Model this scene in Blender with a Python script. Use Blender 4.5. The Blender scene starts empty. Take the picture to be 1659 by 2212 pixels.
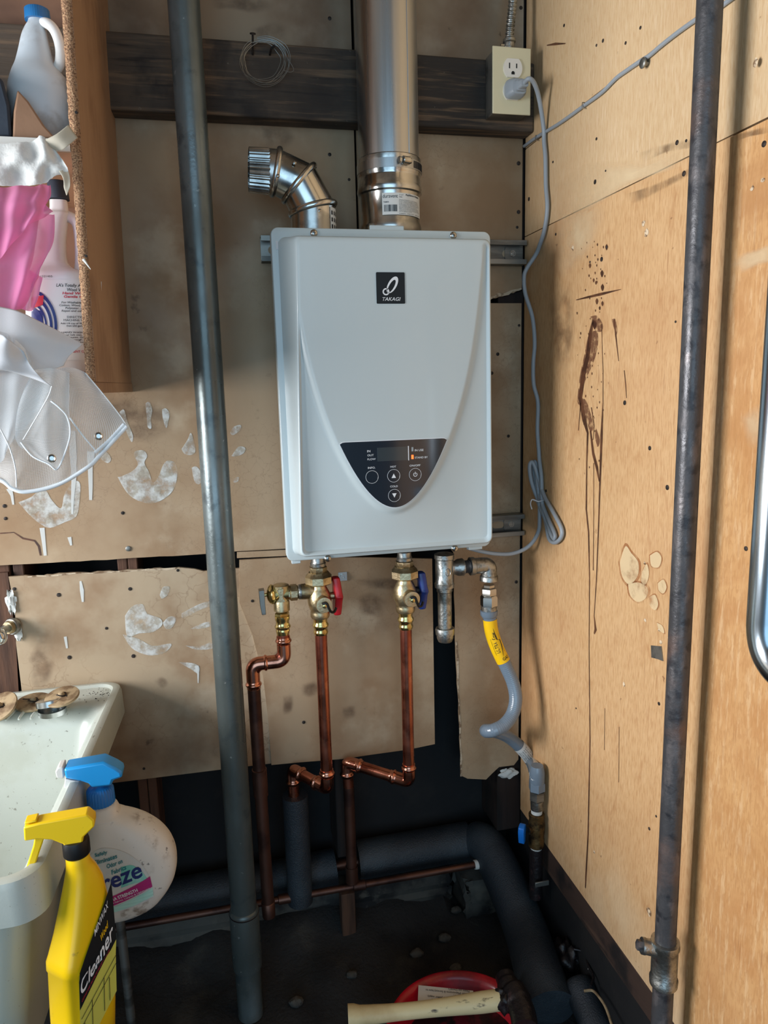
import bpy, math, random
import numpy as np
from mathutils import Vector, Matrix
C = bpy.context.scene.collection
SC = bpy.context.scene
random.seed(7)
# ------------------------------------------------------------ camera, world, lights, exposure
F = 1565.19
RT = np.array([[0.97430896, -0.06328754, 0.21614055], [-0.22376549, -0.16329662, 0.96086587], [-0.02551581, -0.98454502, -0.17326293]])
u_, s_, v_ = np.linalg.svd(RT); RT = u_ @ v_
CAM = np.array([0.0, -1.274, 1.43])
cd = bpy.data.cameras.new('camera'); cam = bpy.data.objects.new('camera', cd); C.objects.link(cam)
cd.sensor_fit = 'VERTICAL'; cd.sensor_height = 36; cd.sensor_width = 27; cd.lens = 36 * F / 2212; cd.clip_start = 0.02
mw = Matrix.Identity(4)
for i in range(3):
    mw[i][0] = RT[i][0]; mw[i][1] = -RT[i][1]; mw[i][2] = -RT[i][2]; mw[i][3] = CAM[i]
cam.matrix_world = mw
SC.camera = cam
SC.view_settings.view_transform = 'Standard'; SC.view_settings.look = 'None'
SC.view_settings.gamma = 1; SC.view_settings.use_curve_mapping = False
SC.view_settings.exposure = 0.0
w = bpy.data.worlds.new('world'); SC.world = w; w.use_nodes = True
w.node_tree.nodes['Background'].inputs[0].default_value = (0.46, 0.70, 1.0, 1)
w.node_tree.nodes['Background'].inputs[1].default_value = 0.22
def area(name, loc, target, sx, sy, power, col):
    l = bpy.data.lights.new(name, 'AREA'); l.shape = 'RECTANGLE'; l.size = sx; l.size_y = sy; l.energy = power; l.color = col
    o = bpy.data.objects.new(name, l); C.objects.link(o); o.location = loc
    o.rotation_euler = (Vector(target) - Vector(loc)).to_track_quat('-Z', 'Y').to_euler(); return o
area('daylight_left_window', (-1.53, -0.70, 1.45), (0.5, -0.35, 1.3), 0.86, 0.72, 51, (0.97, 0.97, 1.0))
area('fill_behind_camera', (-0.45, -3.0, 1.35), (0.1, 0.0, 0.9), 2.0, 2.2, 27, (0.52, 0.78, 1.0))  # cool fill added behind the camera for the heater front; no door is modelled

# ------------------------------------------------------------ pixel of the photograph -> point on a real plane
def ray(u, v): return RT @ np.array([u - 829.5, v - 1106.0, F])
def P(u, v, Y=None, X=None, Z=None):
    r = ray(u, v)
    t = (Y - CAM[1]) / r[1] if Y is not None else (X - CAM[0]) / r[0] if X is not None else (Z - CAM[2]) / r[2]
    return Vector(CAM + r * t)
def mpp(p): return float(np.array(Vector(p) - Vector(CAM)) @ RT[:, 2]) / F     # metres per pixel at a point

# ------------------------------------------------------------ materials
def lin(c):
    return tuple(((x / 255) / 12.92 if x / 255 <= .04045 else ((x / 255 + .055) / 1.055) ** 2.4) for x in c) + (1,)
def mat(name, base, rough=.5, metal=0, layers=(), bump=(), coat=0, alpha=None, trans=0, rvar=None, spec=.5, emit=None, sheen=0, tl=None):
    m = bpy.data.materials.new(name); m.use_nodes = True; nt = m.node_tree; N = nt.nodes; L = nt.links
    b = N['Principled BSDF']
    tc = N.new('ShaderNodeTexCoord')
    def mp(st, loc=0):
        n = N.new('ShaderNodeMapping'); n.inputs['Scale'].default_value = st; n.inputs['Location'].default_value = (loc, loc * .7, loc * .3)
        L.new(tc.outputs['Object'], n.inputs[0]); return n.outputs[0]
    def noise(scale, st=(1, 1, 1), detail=5, rg=.55, dist=0, loc=0):
        n = N.new('ShaderNodeTexNoise'); n.inputs['Scale'].default_value = scale; n.inputs['Detail'].default_value = detail
        n.inputs['Roughness'].default_value = rg; n.inputs['Distortion'].default_value = dist
        L.new(mp(st, loc), n.inputs['Vector']); return n.outputs['Fac']
    def crack(scale, st, loc):
        n = N.new('ShaderNodeTexVoronoi'); n.feature = 'DISTANCE_TO_EDGE'; n.inputs['Scale'].default_value = scale
        nn = N.new('ShaderNodeTexNoise'); nn.inputs['Scale'].default_value = scale * 1.5; nn.inputs['Detail'].default_value = 3
        mm = N.new('ShaderNodeMix'); mm.data_type = 'RGBA'; mm.blend_type = 'LINEAR_LIGHT'; mm.inputs[0].default_value = .5 / scale
        q = mp(st, loc); L.new(q, nn.inputs['Vector']); L.new(q, mm.inputs[6]); L.new(nn.outputs['Color'], mm.inputs[7])
        L.new(mm.outputs[2], n.inputs['Vector']); return n.outputs['Distance']
    def ramp(f, lo, hi):
        r = N.new('ShaderNodeMapRange'); r.inputs[1].default_value = lo; r.inputs[2].default_value = hi; r.interpolation_type = 'SMOOTHSTEP'
        L.new(f, r.inputs[0]); return r.outputs[0]
    cur = None
    for i, ly in enumerate(layers):
        col, scale, lo, hi = ly[:4]; o = ly[4] if len(ly) > 4 else {}
        st = o.get('st', (1, 1, 1))
        f = crack(scale, st, i * 3.1) if o.get('crack') else noise(scale, st, o.get('d', 5), o.get('r', .55), o.get('dist', 0), i * 5.3 + o.get('loc', 0))
        f = ramp(f, lo, hi)
        if 'mask' in o:
            g = ramp(noise(o['mask'], (1, 1, 1), 2, .5, 0, i * 2.2), .45, .6); mu = N.new('ShaderNodeMath'); mu.operation = 'MULTIPLY'
            L.new(f, mu.inputs[0]); L.new(g, mu.inputs[1]); f = mu.outputs[0]
        k = N.new('ShaderNodeMath'); k.operation = 'MULTIPLY'; k.inputs[1].default_value = o.get('a', 1); L.new(f, k.inputs[0])
        mx = N.new('ShaderNodeMix'); mx.data_type = 'RGBA'; L.new(k.outputs[0], mx.inputs[0])
        if cur is None: mx.inputs[6].default_value = lin(base)
        else: L.new(cur, mx.inputs[6])
        mx.inputs[7].default_value = lin(col); cur = mx.outputs[2]
    if cur is None: b.inputs['Base Color'].default_value = lin(base)
    else: L.new(cur, b.inputs['Base Color'])
    b.inputs['Roughness'].default_value = rough; b.inputs['Metallic'].default_value = metal
    b.inputs['Specular IOR Level'].default_value = spec
    if rvar:
        r = N.new('ShaderNodeMapRange'); r.inputs[1].default_value = .35; r.inputs[2].default_value = .65
        r.inputs[3].default_value = rvar[1]; r.inputs[4].default_value = rvar[2]
        L.new(noise(rvar[0], rvar[3] if len(rvar) > 3 else (1, 1, 1)), r.inputs[0]); L.new(r.outputs[0], b.inputs['Roughness'])
    if coat: b.inputs['Coat Weight'].default_value = coat; b.inputs['Coat Roughness'].default_value = .08
    if trans: b.inputs['Transmission Weight'].default_value = trans
    if sheen: b.inputs['Sheen Weight'].default_value = sheen
    if emit: b.inputs['Emission Color'].default_value = lin(emit[0]); b.inputs['Emission Strength'].default_value = emit[1]
    prev = None
    for bp in bump:
        scale, stg = bp[:2]; st = bp[2] if len(bp) > 2 else (1, 1, 1)
        n = N.new('ShaderNodeBump'); n.inputs['Strength'].default_value = stg; n.inputs['Distance'].default_value = bp[3] if len(bp) > 3 else .002
        L.new(noise(scale, st), n.inputs['Height'])
        if prev: L.new(prev, n.inputs['Normal'])
        prev = n.outputs[0]
    if prev: L.new(prev, b.inputs['Normal'])
    if alpha is not None:
        if isinstance(alpha, tuple):
            if alpha[0] == 'noise':
                f = ramp(noise(alpha[1], (1, 1, 1), 6, .6), alpha[2], alpha[3])
                k = N.new('ShaderNodeMath'); k.operation = 'MULTIPLY'; k.inputs[1].default_value = alpha[4]; L.new(f, k.inputs[0]); L.new(k.outputs[0], b.inputs['Alpha'])
            elif alpha[0] == 'weave':       # open woven net: threads along both fabric directions
                sp = N.new('ShaderNodeSeparateXYZ'); L.new(tc.outputs['UV'], sp.inputs[0]); outs = []
                for ax in (0, 1):
                    a = N.new('ShaderNodeMath'); a.operation = 'MULTIPLY'; a.inputs[1].default_value = alpha[1][ax]; L.new(sp.outputs[ax], a.inputs[0])
                    c = N.new('ShaderNodeMath'); c.operation = 'FRACT'; L.new(a.outputs[0], c.inputs[0])
                    d = N.new('ShaderNodeMath'); d.operation = 'LESS_THAN'; d.inputs[1].default_value = alpha[2]; L.new(c.outputs[0], d.inputs[0]); outs.append(d.outputs[0])
                e = N.new('ShaderNodeMath'); e.operation = 'MAXIMUM'; L.new(outs[0], e.inputs[0]); L.new(outs[1], e.inputs[1])
                g = N.new('ShaderNodeMath'); g.operation = 'MULTIPLY_ADD'; g.inputs[1].default_value = alpha[4] - alpha[3]; g.inputs[2].default_value = alpha[3]
                L.new(e.outputs[0], g.inputs[0]); L.new(g.outputs[0], b.inputs['Alpha'])
        else: b.inputs['Alpha'].default_value = alpha
    if name.startswith('soft_'):
        at = N.new('ShaderNodeAttribute'); at.attribute_name = 'soft'; k = N.new('ShaderNodeMath'); k.operation = 'MULTIPLY'; L.new(b.inputs['Alpha'].links[0].from_socket, k.inputs[0]); L.new(at.outputs['Fac'], k.inputs[1]); L.new(k.outputs[0], b.inputs['Alpha'])
    if tl:
        t = N.new('ShaderNodeBsdfTranslucent'); t.inputs[0].default_value = lin(tl[0])
        mx = N.new('ShaderNodeMixShader'); mx.inputs[0].default_value = tl[1]
        L.new(b.outputs[0], mx.inputs[1]); L.new(t.outputs[0], mx.inputs[2]); L.new(mx.outputs[0], N['Material Output'].inputs[0])
    return m
V = (1, 1, .12)
M = {}
M['board'] = mat('aged_fibreboard', (170, 146, 116), .62, layers=[((148, 118, 86), 5, .42, .68), ((196, 178, 150), 9, .52, .72, {'a': .6}), ((110, 84, 60), 3.2, .6, .8, {'a': .75}), ((95, 74, 54), 26, .66, .76, {'a': .6}), ((120, 94, 70), 60, .03, 0, {'crack': 1, 'a': .38, 'mask': 3.5})], bump=[(60, .12), (8, .15)], rvar=(8, .5, .75))
M['board_low'] = mat('stained_fibreboard', (176, 156, 128), .62, layers=[((150, 122, 92), 6, .45, .66), ((200, 186, 162), 8, .5, .72, {'a': .7}), ((112, 88, 66), 4, .6, .78, {'a': .8}), ((90, 70, 52), 22, .66, .74, {'a': .7}), ((120, 92, 64), 30, .035, 0, {'crack': 1, 'a': .4, 'mask': 4})], bump=[(60, .12), (8, .15)])
M['board_top'] = mat('dark_fibreboard', (150, 134, 112), .7, layers=[((120, 96, 74), 4, .42, .66), ((180, 166, 146), 7, .5, .7, {'a': .6}), ((86, 60, 44), 5, .6, .74, {'a': .8}), ((78, 62, 48), 30, .68, .74, {'a': .7})], bump=[(60, .12)])  # darker fibreboard tone for the panels above the beam
M['ply'] = mat('warm_plywood', (212, 172, 124), .55, layers=[((178, 128, 80), 420, .44, .62, {'st': (1, 1, .16), 'a': .45, 'd': 4}), ((224, 188, 142), 260, .5, .68, {'st': V, 'a': .5}), ((182, 130, 84), 2.6, .45, .72, {'a': .55}), ((150, 98, 60), 300, .64, .72, {'st': (1, 1, .05), 'a': .5}), ((226, 204, 168), 2.2, .52, .72, {'a': .6, 'loc': 2}), ((176, 124, 78), 34, .55, .7, {'st': (1, 1, .4), 'a': .35, 'dist': 1}), ((120, 78, 48), 60, .71, .75, {'a': .6})], bump=[(260, .12, V), (12, .08)], rvar=(6, .42, .62))
M['ply_top'] = mat('pale_plywood', (214, 184, 142), .55, layers=[((192, 150, 104), 420, .44, .62, {'st': (1, 1, .16), 'a': .4, 'd': 4}), ((226, 200, 164), 260, .5, .68, {'st': V, 'a': .5}), ((196, 152, 106), 2.6, .45, .72, {'a': .6}), ((230, 212, 182), 2.2, .5, .7, {'a': .7, 'loc': 2}), ((120, 78, 48), 60, .71, .75, {'a': .5})], bump=[(260, .12, V), (12, .08)], rvar=(6, .42, .62))
M['ply_b'] = mat('orange_plywood', (210, 162, 108), .5, layers=[((188, 132, 80), 7, .42, .64, {'dist': 1.2, 'a': .6}), ((226, 190, 144), 200, .5, .66, {'st': V, 'a': .55, 'd': 8}), ((168, 112, 66), 3, .52, .72, {'a': .5, 'dist': 2}), ((186, 134, 82), 300, .45, .6, {'st': (1, 1, .25), 'a': .5, 'dist': .6, 'd': 3}), ((230, 206, 168), 4, .6, .72, {'a': .5, 'loc': 4}), ((150, 98, 58), 260, .62, .72, {'st': (1, 1, .06), 'a': .45})], bump=[(240, .12, V)], rvar=(6, .4, .6))
M['ply_edge'] = mat('pale_plywood_edge', (206, 178, 136), .7, layers=[((170, 138, 98), 60, .45, .6)])
M['beam'] = mat('dark_sooty_beam', (84, 72, 60), .8, layers=[((48, 43, 39), 4, .4, .62), ((120, 98, 76), 110, .5, .68, {'st': (.06, 1, 1), 'a': .75, 'd': 8}), ((36, 32, 30), 160, .56, .68, {'st': (.05, 1, 1), 'a': .7}), ((116, 92, 68), 5, .56, .74, {'a': .5, 'loc': 3}), ((30, 28, 28), 9, .56, .7, {'a': .75}), ((120, 112, 98), 130, .7, .76, {'a': .6})], bump=[(110, 1.0, (.06, 1, 1)), (20, .4)])
M['stud'] = mat('rough_stud', (92, 62, 44), .8, layers=[((62, 40, 28), 50, .4, .66, {'st': V}), ((128, 96, 72), 30, .6, .75, {'st': V, 'a': .5})], bump=[(120, .5, V)])
M['stud_dark'] = mat('shaded_stud', (42, 28, 22), .8, layers=[((20, 15, 13), 40, .4, .66, {'st': V})], bump=[(120, .5, V)])  # same wood as the other studs, with the cavity shade put into its colour
M['siding'] = mat('tarred_sheathing', (20, 21, 23), .85, layers=[((32, 31, 30), 9, .5, .7)], bump=[(40, .4)])
M['sill'] = mat('sill_board', (62, 46, 38), .75, layers=[((24, 20, 20), 9, .5, .62), ((92, 70, 56), 60, .55, .7, {'st': (1, .1, 1), 'a': .6})], bump=[(80, .5, (1, .1, 1))])
M['torn'] = mat('torn_board_edge', (196, 178, 152), .9, layers=[((120, 96, 72), 60, .45, .6)], bump=[(120, .6)])
M['black'] = mat('black_hole', (10, 10, 11), .8)
M['nail'] = mat('rusted_nail_head', (62, 52, 46), .6, .3, layers=[((30, 26, 24), 200, .4, .6)])
M['chip'] = mat('splintered_wood_chip', (222, 200, 168), .8, layers=[((120, 90, 62), 160, .45, .6)], bump=[(200, .6)])
M['smear'] = mat('white_plaster_smear', (222, 226, 222), .6, alpha=('noise', 38, .3, .62, .8), layers=[((190, 186, 172), 60, .45, .6)])
M['smear2'] = mat('white_plaster_drip', (220, 225, 222), .55, alpha=.78)
M['drip'] = mat('brown_varnish_drip', (104, 66, 46), .35, alpha=.82, layers=[((70, 44, 34), 60, .4, .6)])
M['splash'] = mat('varnish_splash', (120, 80, 58), .45, alpha=('noise', 70, .36, .55, .75))
M['stain'] = mat('pale_water_stain', (240, 214, 168), .6, alpha=('noise', 22, .25, .5, .75))
M['stainsoft'] = mat('soft_pale_stain', (236, 212, 170), .55, alpha=('noise', 9, .2, .7, .75))
M['brownsoft'] = mat('soft_brown_stain', (84, 56, 38), .6, alpha=('noise', 22, .3, .7, .5))
M['stainring'] = mat('stain_rim', (172, 108, 58), .6, alpha=('noise', 30, .3, .6, .6))
M['whitehtr'] = mat('white_enamel', (190, 202, 203), .3, coat=.25, bump=[(900, .02)])
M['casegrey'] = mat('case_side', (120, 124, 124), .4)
M['panelblk'] = mat('gloss_black_panel', (16, 22, 30), .12, coat=1)
M['lcd'] = mat('display_glass', (46, 54, 56), .15, coat=1)
M['print'] = mat('white_print', (226, 230, 232), .5)
M['printblk'] = mat('black_print', (22, 22, 24), .5)
M['led'] = mat('lit_orange_lamp', (255, 120, 50), .3, emit=((255, 96, 40), 2.2))
M['ledoff'] = mat('unlit_lamp', (150, 158, 160), .3)
M['badge'] = mat('black_badge', (20, 26, 30), .5, spec=.3)
M['steel'] = mat('brushed_stainless', (196, 198, 198), .3, 1, rvar=(30, .24, .4, (1, 1, .02)), bump=[(400, .05, (1, 1, .02))])
M['galv'] = mat('shiny_galvanised_duct', (206, 206, 202), .2, 1, layers=[((160, 162, 160), 20, .45, .6)], rvar=(14, .14, .34))
M['galvr'] = mat('rough_galvanised_iron', (172, 174, 170), .42, 1, layers=[((122, 122, 116), 60, .45, .62)], bump=[(220, .35)], rvar=(60, .3, .5))
M['strut'] = mat('dull_zinc_strut', (150, 150, 144), .45, .85, layers=[((106, 106, 102), 30, .45, .62, {'st': (.15, 1, 1)})])
M['screw'] = mat('zinc_screw', (190, 190, 185), .25, 1)
M['copper'] = mat('bright_copper', (190, 118, 94), .27, 1, layers=[((140, 78, 64), 9, .45, .65), ((214, 150, 124), 24, .58, .7, {'a': .6})], rvar=(20, .2, .38))
M['copperold'] = mat('brown_copper', (104, 72, 60), .45, .8, layers=[((70, 48, 42), 14, .42, .65)], rvar=(20, .38, .55))
M['copperfit'] = mat('polished_copper_fitting', (206, 142, 118), .2, 1, layers=[((150, 92, 74), 30, .5, .68)])
M['brass'] = mat('cast_brass', (200, 184, 148), .38, 1, layers=[((160, 144, 112), 50, .45, .65)], bump=[(260, .25)])
M['brassb'] = mat('bright_brass', (222, 204, 142), .2, 1, layers=[((176, 156, 100), 40, .5, .66)])
M['brassdark'] = mat('tarnished_brass', (110, 90, 58), .5, .9, layers=[((60, 50, 38), 60, .45, .62)], bump=[(200, .4)])
M['redpl'] = mat('red_vinyl', (178, 22, 34), .4, coat=.2)
M['bluepl'] = mat('navy_vinyl', (26, 52, 120), .38, coat=.2)
M['bluebr'] = mat('bright_blue_vinyl', (20, 110, 200), .4)
M['blackrub'] = mat('black_rubber', (14, 14, 16), .5)
M['greyhose'] = mat('grey_coated_hose', (112, 128, 142), .28, coat=.4)
M['cord'] = mat('grey_cord_jacket', (150, 158, 164), .45)
M['yellowlab'] = mat('yellow_label', (246, 196, 14), .4)
M['paperlab'] = mat('white_label', (220, 222, 218), .5)
M['ironpipe'] = mat('grey_iron_pipe', (86, 94, 92), .3, .45, layers=[((126, 138, 140), 7, .45, .68, {'st': (1, 1, .35)}), ((64, 74, 78), 26, .55, .68, {'a': .6}), ((170, 176, 174), 90, .68, .74, {'a': .5})], rvar=(12, .22, .42), bump=[(160, .12)])
M['blackpipe'] = mat('black_iron_pipe', (76, 76, 78), .4, .35, layers=[((102, 98, 98), 60, .5, .66, {'st': (1, 1, .4)}), ((52, 53, 57), 50, .52, .66), ((128, 100, 86), 8, .6, .72, {'a': .5})], bump=[(200, .3)], rvar=(30, .3, .5))
M['foam'] = mat('black_foam_insulation', (42, 48, 54), .42, layers=[((58, 66, 72), 8, .45, .7), ((150, 156, 160), 420, .7, .76, {'a': .5})], bump=[(420, .8), (24, .35)])
M['dirt'] = mat('black_soil_floor', (44, 43, 42), .9, layers=[((78, 75, 68), 6, .52, .72), ((76, 72, 62), 22, .66, .74, {'a': .6}), ((22, 22, 24), 4, .5, .66)], bump=[(40, 1.0), (160, .8)])
M['concrete'] = mat('sooty_concrete', (88, 86, 80), .9, layers=[((30, 30, 31), 7, .42, .62), ((104, 100, 90), 26, .56, .7, {'a': .6})], bump=[(50, .8), (14, .6)])
M['ivory'] = mat('ivory_plate', (214, 206, 172), .35)
M['outlet'] = mat('white_receptacle', (226, 222, 212), .35)
M['particle'] = mat('particle_board_edge', (170, 130, 96), .85, layers=[((104, 72, 50), 480, .46, .6, {'d': 2, 'a': .8}), ((206, 170, 130), 600, .52, .66, {'a': .7, 'd': 2})], bump=[(420, 1.2)])
M['lamin'] = mat('brown_laminate', (178, 144, 114), .6, layers=[((156, 122, 94), 7, .45, .65), ((96, 70, 52), 36, .68, .74, {'a': .7, 'st': (1, 1, .3)}), ((188, 154, 122), 60, .5, .7, {'st': V, 'a': .5})])
M['cabback'] = mat('cabinet_back', (130, 96, 74), .7, layers=[((92, 66, 52), 5, .45, .66)])
M['sink'] = mat('moulded_white_sink', (186, 193, 184), .3, coat=.1, layers=[((170, 174, 158), 12, .5, .7, {'a': .5}), ((90, 80, 68), 110, .66, .72, {'a': .8, 'mask': 2.5}), ((110, 96, 80), 260, .68, .72, {'a': .6})], bump=[(500, .06)])
M['sinkout'] = mat('sink_skirt', (210, 218, 226), .35)
M['whitepl'] = mat('white_plastic', (218, 220, 218), .38, layers=[((206, 196, 180), 20, .5, .7, {'a': .5})])
M['dirtywh'] = mat('grimy_white_plastic', (216, 212, 202), .42, layers=[((120, 98, 76), 42, .54, .68, {'a': .8, 'mask': 9}), ((60, 50, 44), 150, .62, .7, {'a': .7, 'mask': 9})])
M['jugdirt'] = mat('dusty_jug_plastic', (196, 206, 212), .45, layers=[((120, 112, 100), 14, .48, .66, {'a': .7})])
M['bluecap'] = mat('blue_cap', (34, 110, 168), .4)
M['sprayblue'] = mat('sky_blue_sprayer', (30, 150, 222), .32, coat=.2)
M['sprayblue2'] = mat('blue_collar', (20, 110, 186), .4)
M['yellow'] = mat('yellow_plastic', (240, 196, 10), .34, coat=.15, layers=[((200, 150, 10), 9, .5, .7, {'a': .4}), ((110, 80, 30), 46, .68, .74, {'a': .5})])
M['yellowsp'] = mat('yellow_sprayer', (244, 204, 24), .34, layers=[((110, 86, 50), 60, .68, .74, {'a': .6})])
M['teal'] = mat('teal_label', (112, 196, 180), .4, layers=[((178, 222, 208), 16, .4, .6)])
M['magenta'] = mat('magenta_band', (172, 40, 112), .4)
M['navyprint'] = mat('navy_print', (26, 44, 110), .4)
M['tealprint'] = mat('teal_print', (14, 120, 130), .4)
M['redprint'] = mat('red_print', (196, 50, 66), .5)
M['greylab'] = mat('pale_grey_label', (206, 208, 202), .4)
M['limelab'] = mat('lime_label', (206, 204, 90), .4)
M['red'] = mat('red_bowl_plastic', (190, 16, 38), .35, coat=.2, layers=[((120, 12, 26), 10, .5, .68)])
M['muck'] = mat('black_muck', (38, 10, 14), .5, layers=[((90, 14, 26), 26, .48, .6), ((14, 10, 12), 40, .5, .62)], bump=[(60, 1)])
M['tar'] = mat('tarry_iron', (26, 22, 24), .42, layers=[((60, 40, 40), 50, .58, .7)], bump=[(90, 1)])
M['cream'] = mat('cream_painted_handle', (222, 208, 160), .5, layers=[((60, 48, 36), 46, .62, .68, {'st': (.3, 1, 1)}), ((196, 176, 130), 9, .5, .7)], bump=[(90, .3)])
M['rubbeige'] = mat('old_beige_rubber', (168, 146, 112), .7, layers=[((110, 86, 60), 40, .45, .65)], bump=[(120, .3)])
M['tin'] = mat('tin', (196, 200, 200), .25, 1)
M['chrome'] = mat('chrome', (214, 220, 224), .12, 1)
M['chromebar'] = mat('polished_bar', (170, 184, 194), .22, 1)
M['paper'] = mat('crumpled_tyvek', (226, 230, 226), .7, bump=[(30, .9, (1, 1, 1), .004), (90, .5)], tl=((226, 230, 226), .25))
M['tape'] = mat('masking_tape', (214, 206, 186), .6, tl=((214, 206, 186), .3))
M['brownbag'] = mat('brown_paper', (146, 112, 86), .8, bump=[(20, .5)])
M['darkthing'] = mat('dark_blue_jacket', (40, 50, 62), .7, bump=[(30, .6)])
M['tulle'] = mat('pink_tulle', (240, 160, 205), .85, alpha=('weave', (260, 260), .45, .55, .92), tl=((244, 150, 205), .5))
M['cloth'] = mat('white_cloth', (232, 234, 236), .8, tl=((230, 232, 234), .25), bump=[(900, .1)])
M['net'] = mat('white_net', (234, 240, 242), .7, alpha=('weave', (92, 92), .26, .10, .92), tl=((234, 238, 240), .3))
M['netfine'] = mat('fine_white_net', (230, 238, 242), .7, alpha=('weave', (190, 190), .36, .3, .9), tl=((234, 238, 240), .35))
M['hem'] = mat('white_hem_tape', (232, 240, 244), .6)
M['wire'] = mat('thin_grey_wire', (150, 152, 148), .35, .8)
M['paint'] = mat('white_painted_edge', (214, 212, 204), .7)
M['ceilwood'] = mat('ceiling_boards', (120, 104, 86), .8)
M['plaster'] = mat('plain_wall', (150, 140, 124), .8)

# ------------------------------------------------------------ geometry helpers
class G:
    def __init__(s): s.v = []; s.f = []; s.uv = None
    def add(s, vs, fs):
        n = len(s.v); s.v += [Vector(p) for p in vs]; s.f += [tuple(i + n for i in f) for f in fs]; return s
    def box(s, a, b):
        x0, y0, z0 = a; x1, y1, z1 = b
        return s.add([(x0, y0, z0), (x1, y0, z0), (x1, y1, z0), (x0, y1, z0), (x0, y0, z1), (x1, y0, z1), (x1, y1, z1), (x0, y1, z1)],
                     [(3, 2, 1, 0), (4, 5, 6, 7), (0, 1, 5, 4), (1, 2, 6, 5), (2, 3, 7, 6), (3, 0, 4, 7)])
    def rev(s, p, d, prof, seg=32, caps=True, rf=None, ph=0):
        """profile of (distance along d, radius) revolved about the axis p + t d"""
        p = Vector(p); d = Vector(d).normalized(); a = d.orthogonal().normalized()
        if abs(d.z) > .9: a = Vector((1, 0, 0)); a = (a - d * a.dot(d)).normalized()
        b = d.cross(a); vs = []; fs = []
        for t, r in prof:
            for k in range(seg):
                q = 2 * math.pi * k / seg + ph; rr = r * (rf(q) if rf else 1)
                vs.append(p + d * t + a * (rr * math.cos(q)) + b * (rr * math.sin(q)))
        n = len(prof)
        for i in range(n - 1):
            for k in range(seg):
                k2 = (k + 1) % seg; fs.append((i * seg + k, i * seg + k2, (i + 1) * seg + k2, (i + 1) * seg + k))
        if caps:
            fs.append(tuple(range(seg - 1, -1, -1))); fs.append(tuple((n - 1) * seg + k for k in range(seg)))
        return s.add(vs, fs)
    def tube(s, pts, r, seg=20, caps=True):
        pts = [Vector(p) for p in pts]; n = len(pts); rr = r if isinstance(r, (list, tuple)) else [r] * n
        T = []
        for i in range(n):
            t = (pts[min(i + 1, n - 1)] - pts[max(i - 1, 0)]); T.append(t.normalized())
        a = T[0].orthogonal().normalized(); vs = []; fs = []
        for i in range(n):
            a = (a - T[i] * a.dot(T[i])).normalized(); b = T[i].cross(a)
            for k in range(seg):
                q = 2 * math.pi * k / seg; vs.append(pts[i] + a * (rr[i] * math.cos(q)) + b * (rr[i] * math.sin(q)))
        for i in range(n - 1):
            for k in range(seg):
                k2 = (k + 1) % seg; fs.append((i * seg + k, i * seg + k2, (i + 1) * seg + k2, (i + 1) * seg + k))
        if caps: fs.append(tuple(range(seg - 1, -1, -1))); fs.append(tuple((n - 1) * seg + k for k in range(seg)))
        return s.add(vs, fs)
    def prism(s, poly, ext):
        """polygon of 3-D points swept by vector ext"""
        n = len(poly); e = Vector(ext); vs = [Vector(p) for p in poly] + [Vector(p) + e for p in poly]
        fs = [tuple(range(n)), tuple(range(2 * n - 1, n - 1, -1))] + [(i, i + n, (i + 1) % n + n, (i + 1) % n) for i in range(n)]
        return s.add(vs, fs)
    def loft(s, rings, caps=True, closed=True):
        n = len(rings[0]); vs = [p for r in rings for p in r]; fs = []
        for i in range(len(rings) - 1):
            for k in range(n if closed else n - 1):
                k2 = (k + 1) % n; fs.append((i * n + k, i * n + k2, (i + 1) * n + k2, (i + 1) * n + k))
        if caps: fs.append(tuple(range(n - 1, -1, -1))); fs.append(tuple((len(rings) - 1) * n + k for k in range(n)))
        return s.add(vs, fs)
    def blob(s, c, rx, ry, rz, amp=.15, seg=16, fr=3, sd=0):
        rings = []
        for i in range(1, seg):
            th = math.pi * i / seg; ring = []
            for k in range(seg * 2):
                ph = math.pi * k / seg
                d = 1 + amp * (math.sin(fr * ph + sd) * math.sin(fr * th + sd * 2) + .5 * math.sin(2 * fr * ph + 3 * sd + th * 4))
                ring.append(Vector(c) + Vector((rx * math.sin(th) * math.cos(ph), ry * math.sin(th) * math.sin(ph), rz * math.cos(th))) * d)
            rings.append(ring)
        return s.loft(rings)
def crom(p, n=8):
    """Catmull-Rom through points"""
    p = [Vector(q) for q in p]; out = []
    for i in range(len(p) - 1):
        a = p[max(i - 1, 0)]; b = p[i]; c = p[i + 1]; d = p[min(i + 2, len(p) - 1)]
        for k in range(n):
            t = k / n; out.append(.5 * ((2 * b) + (c - a) * t + (2 * a - 5 * b + 4 * c - d) * t * t + (3 * b - a - 3 * c + d) * t ** 3))
    return out + [p[-1]]
def fillet(pts, r, n=8):
    pts = [Vector(p) for p in pts]; out = [pts[0]]
    for i in range(1, len(pts) - 1):
        a = (pts[i - 1] - pts[i]); b = (pts[i + 1] - pts[i]); la = a.length; lb = b.length; a.normalize(); b.normalize()
        rr = min(r, la * .49, lb * .49); p0 = pts[i] + a * rr; p1 = pts[i] + b * rr
        for k in range(n + 1):
            t = k / n; out.append(p0 * (1 - t) ** 2 + pts[i] * 2 * t * (1 - t) + p1 * t * t)
    return out + [pts[-1]]
def rrect(cx, cy, hx, hy, r, n=6):
    out = []
    for qx, qy, a0 in ((1, 1, 0), (-1, 1, 90), (-1, -1, 180), (1, -1, 270)):
        for k in range(n + 1):
            a = math.radians(a0 + 90 * k / n); out.append((cx + qx * (hx - r) + r * math.cos(a), cy + qy * (hy - r) + r * math.sin(a)))
    return out
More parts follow.
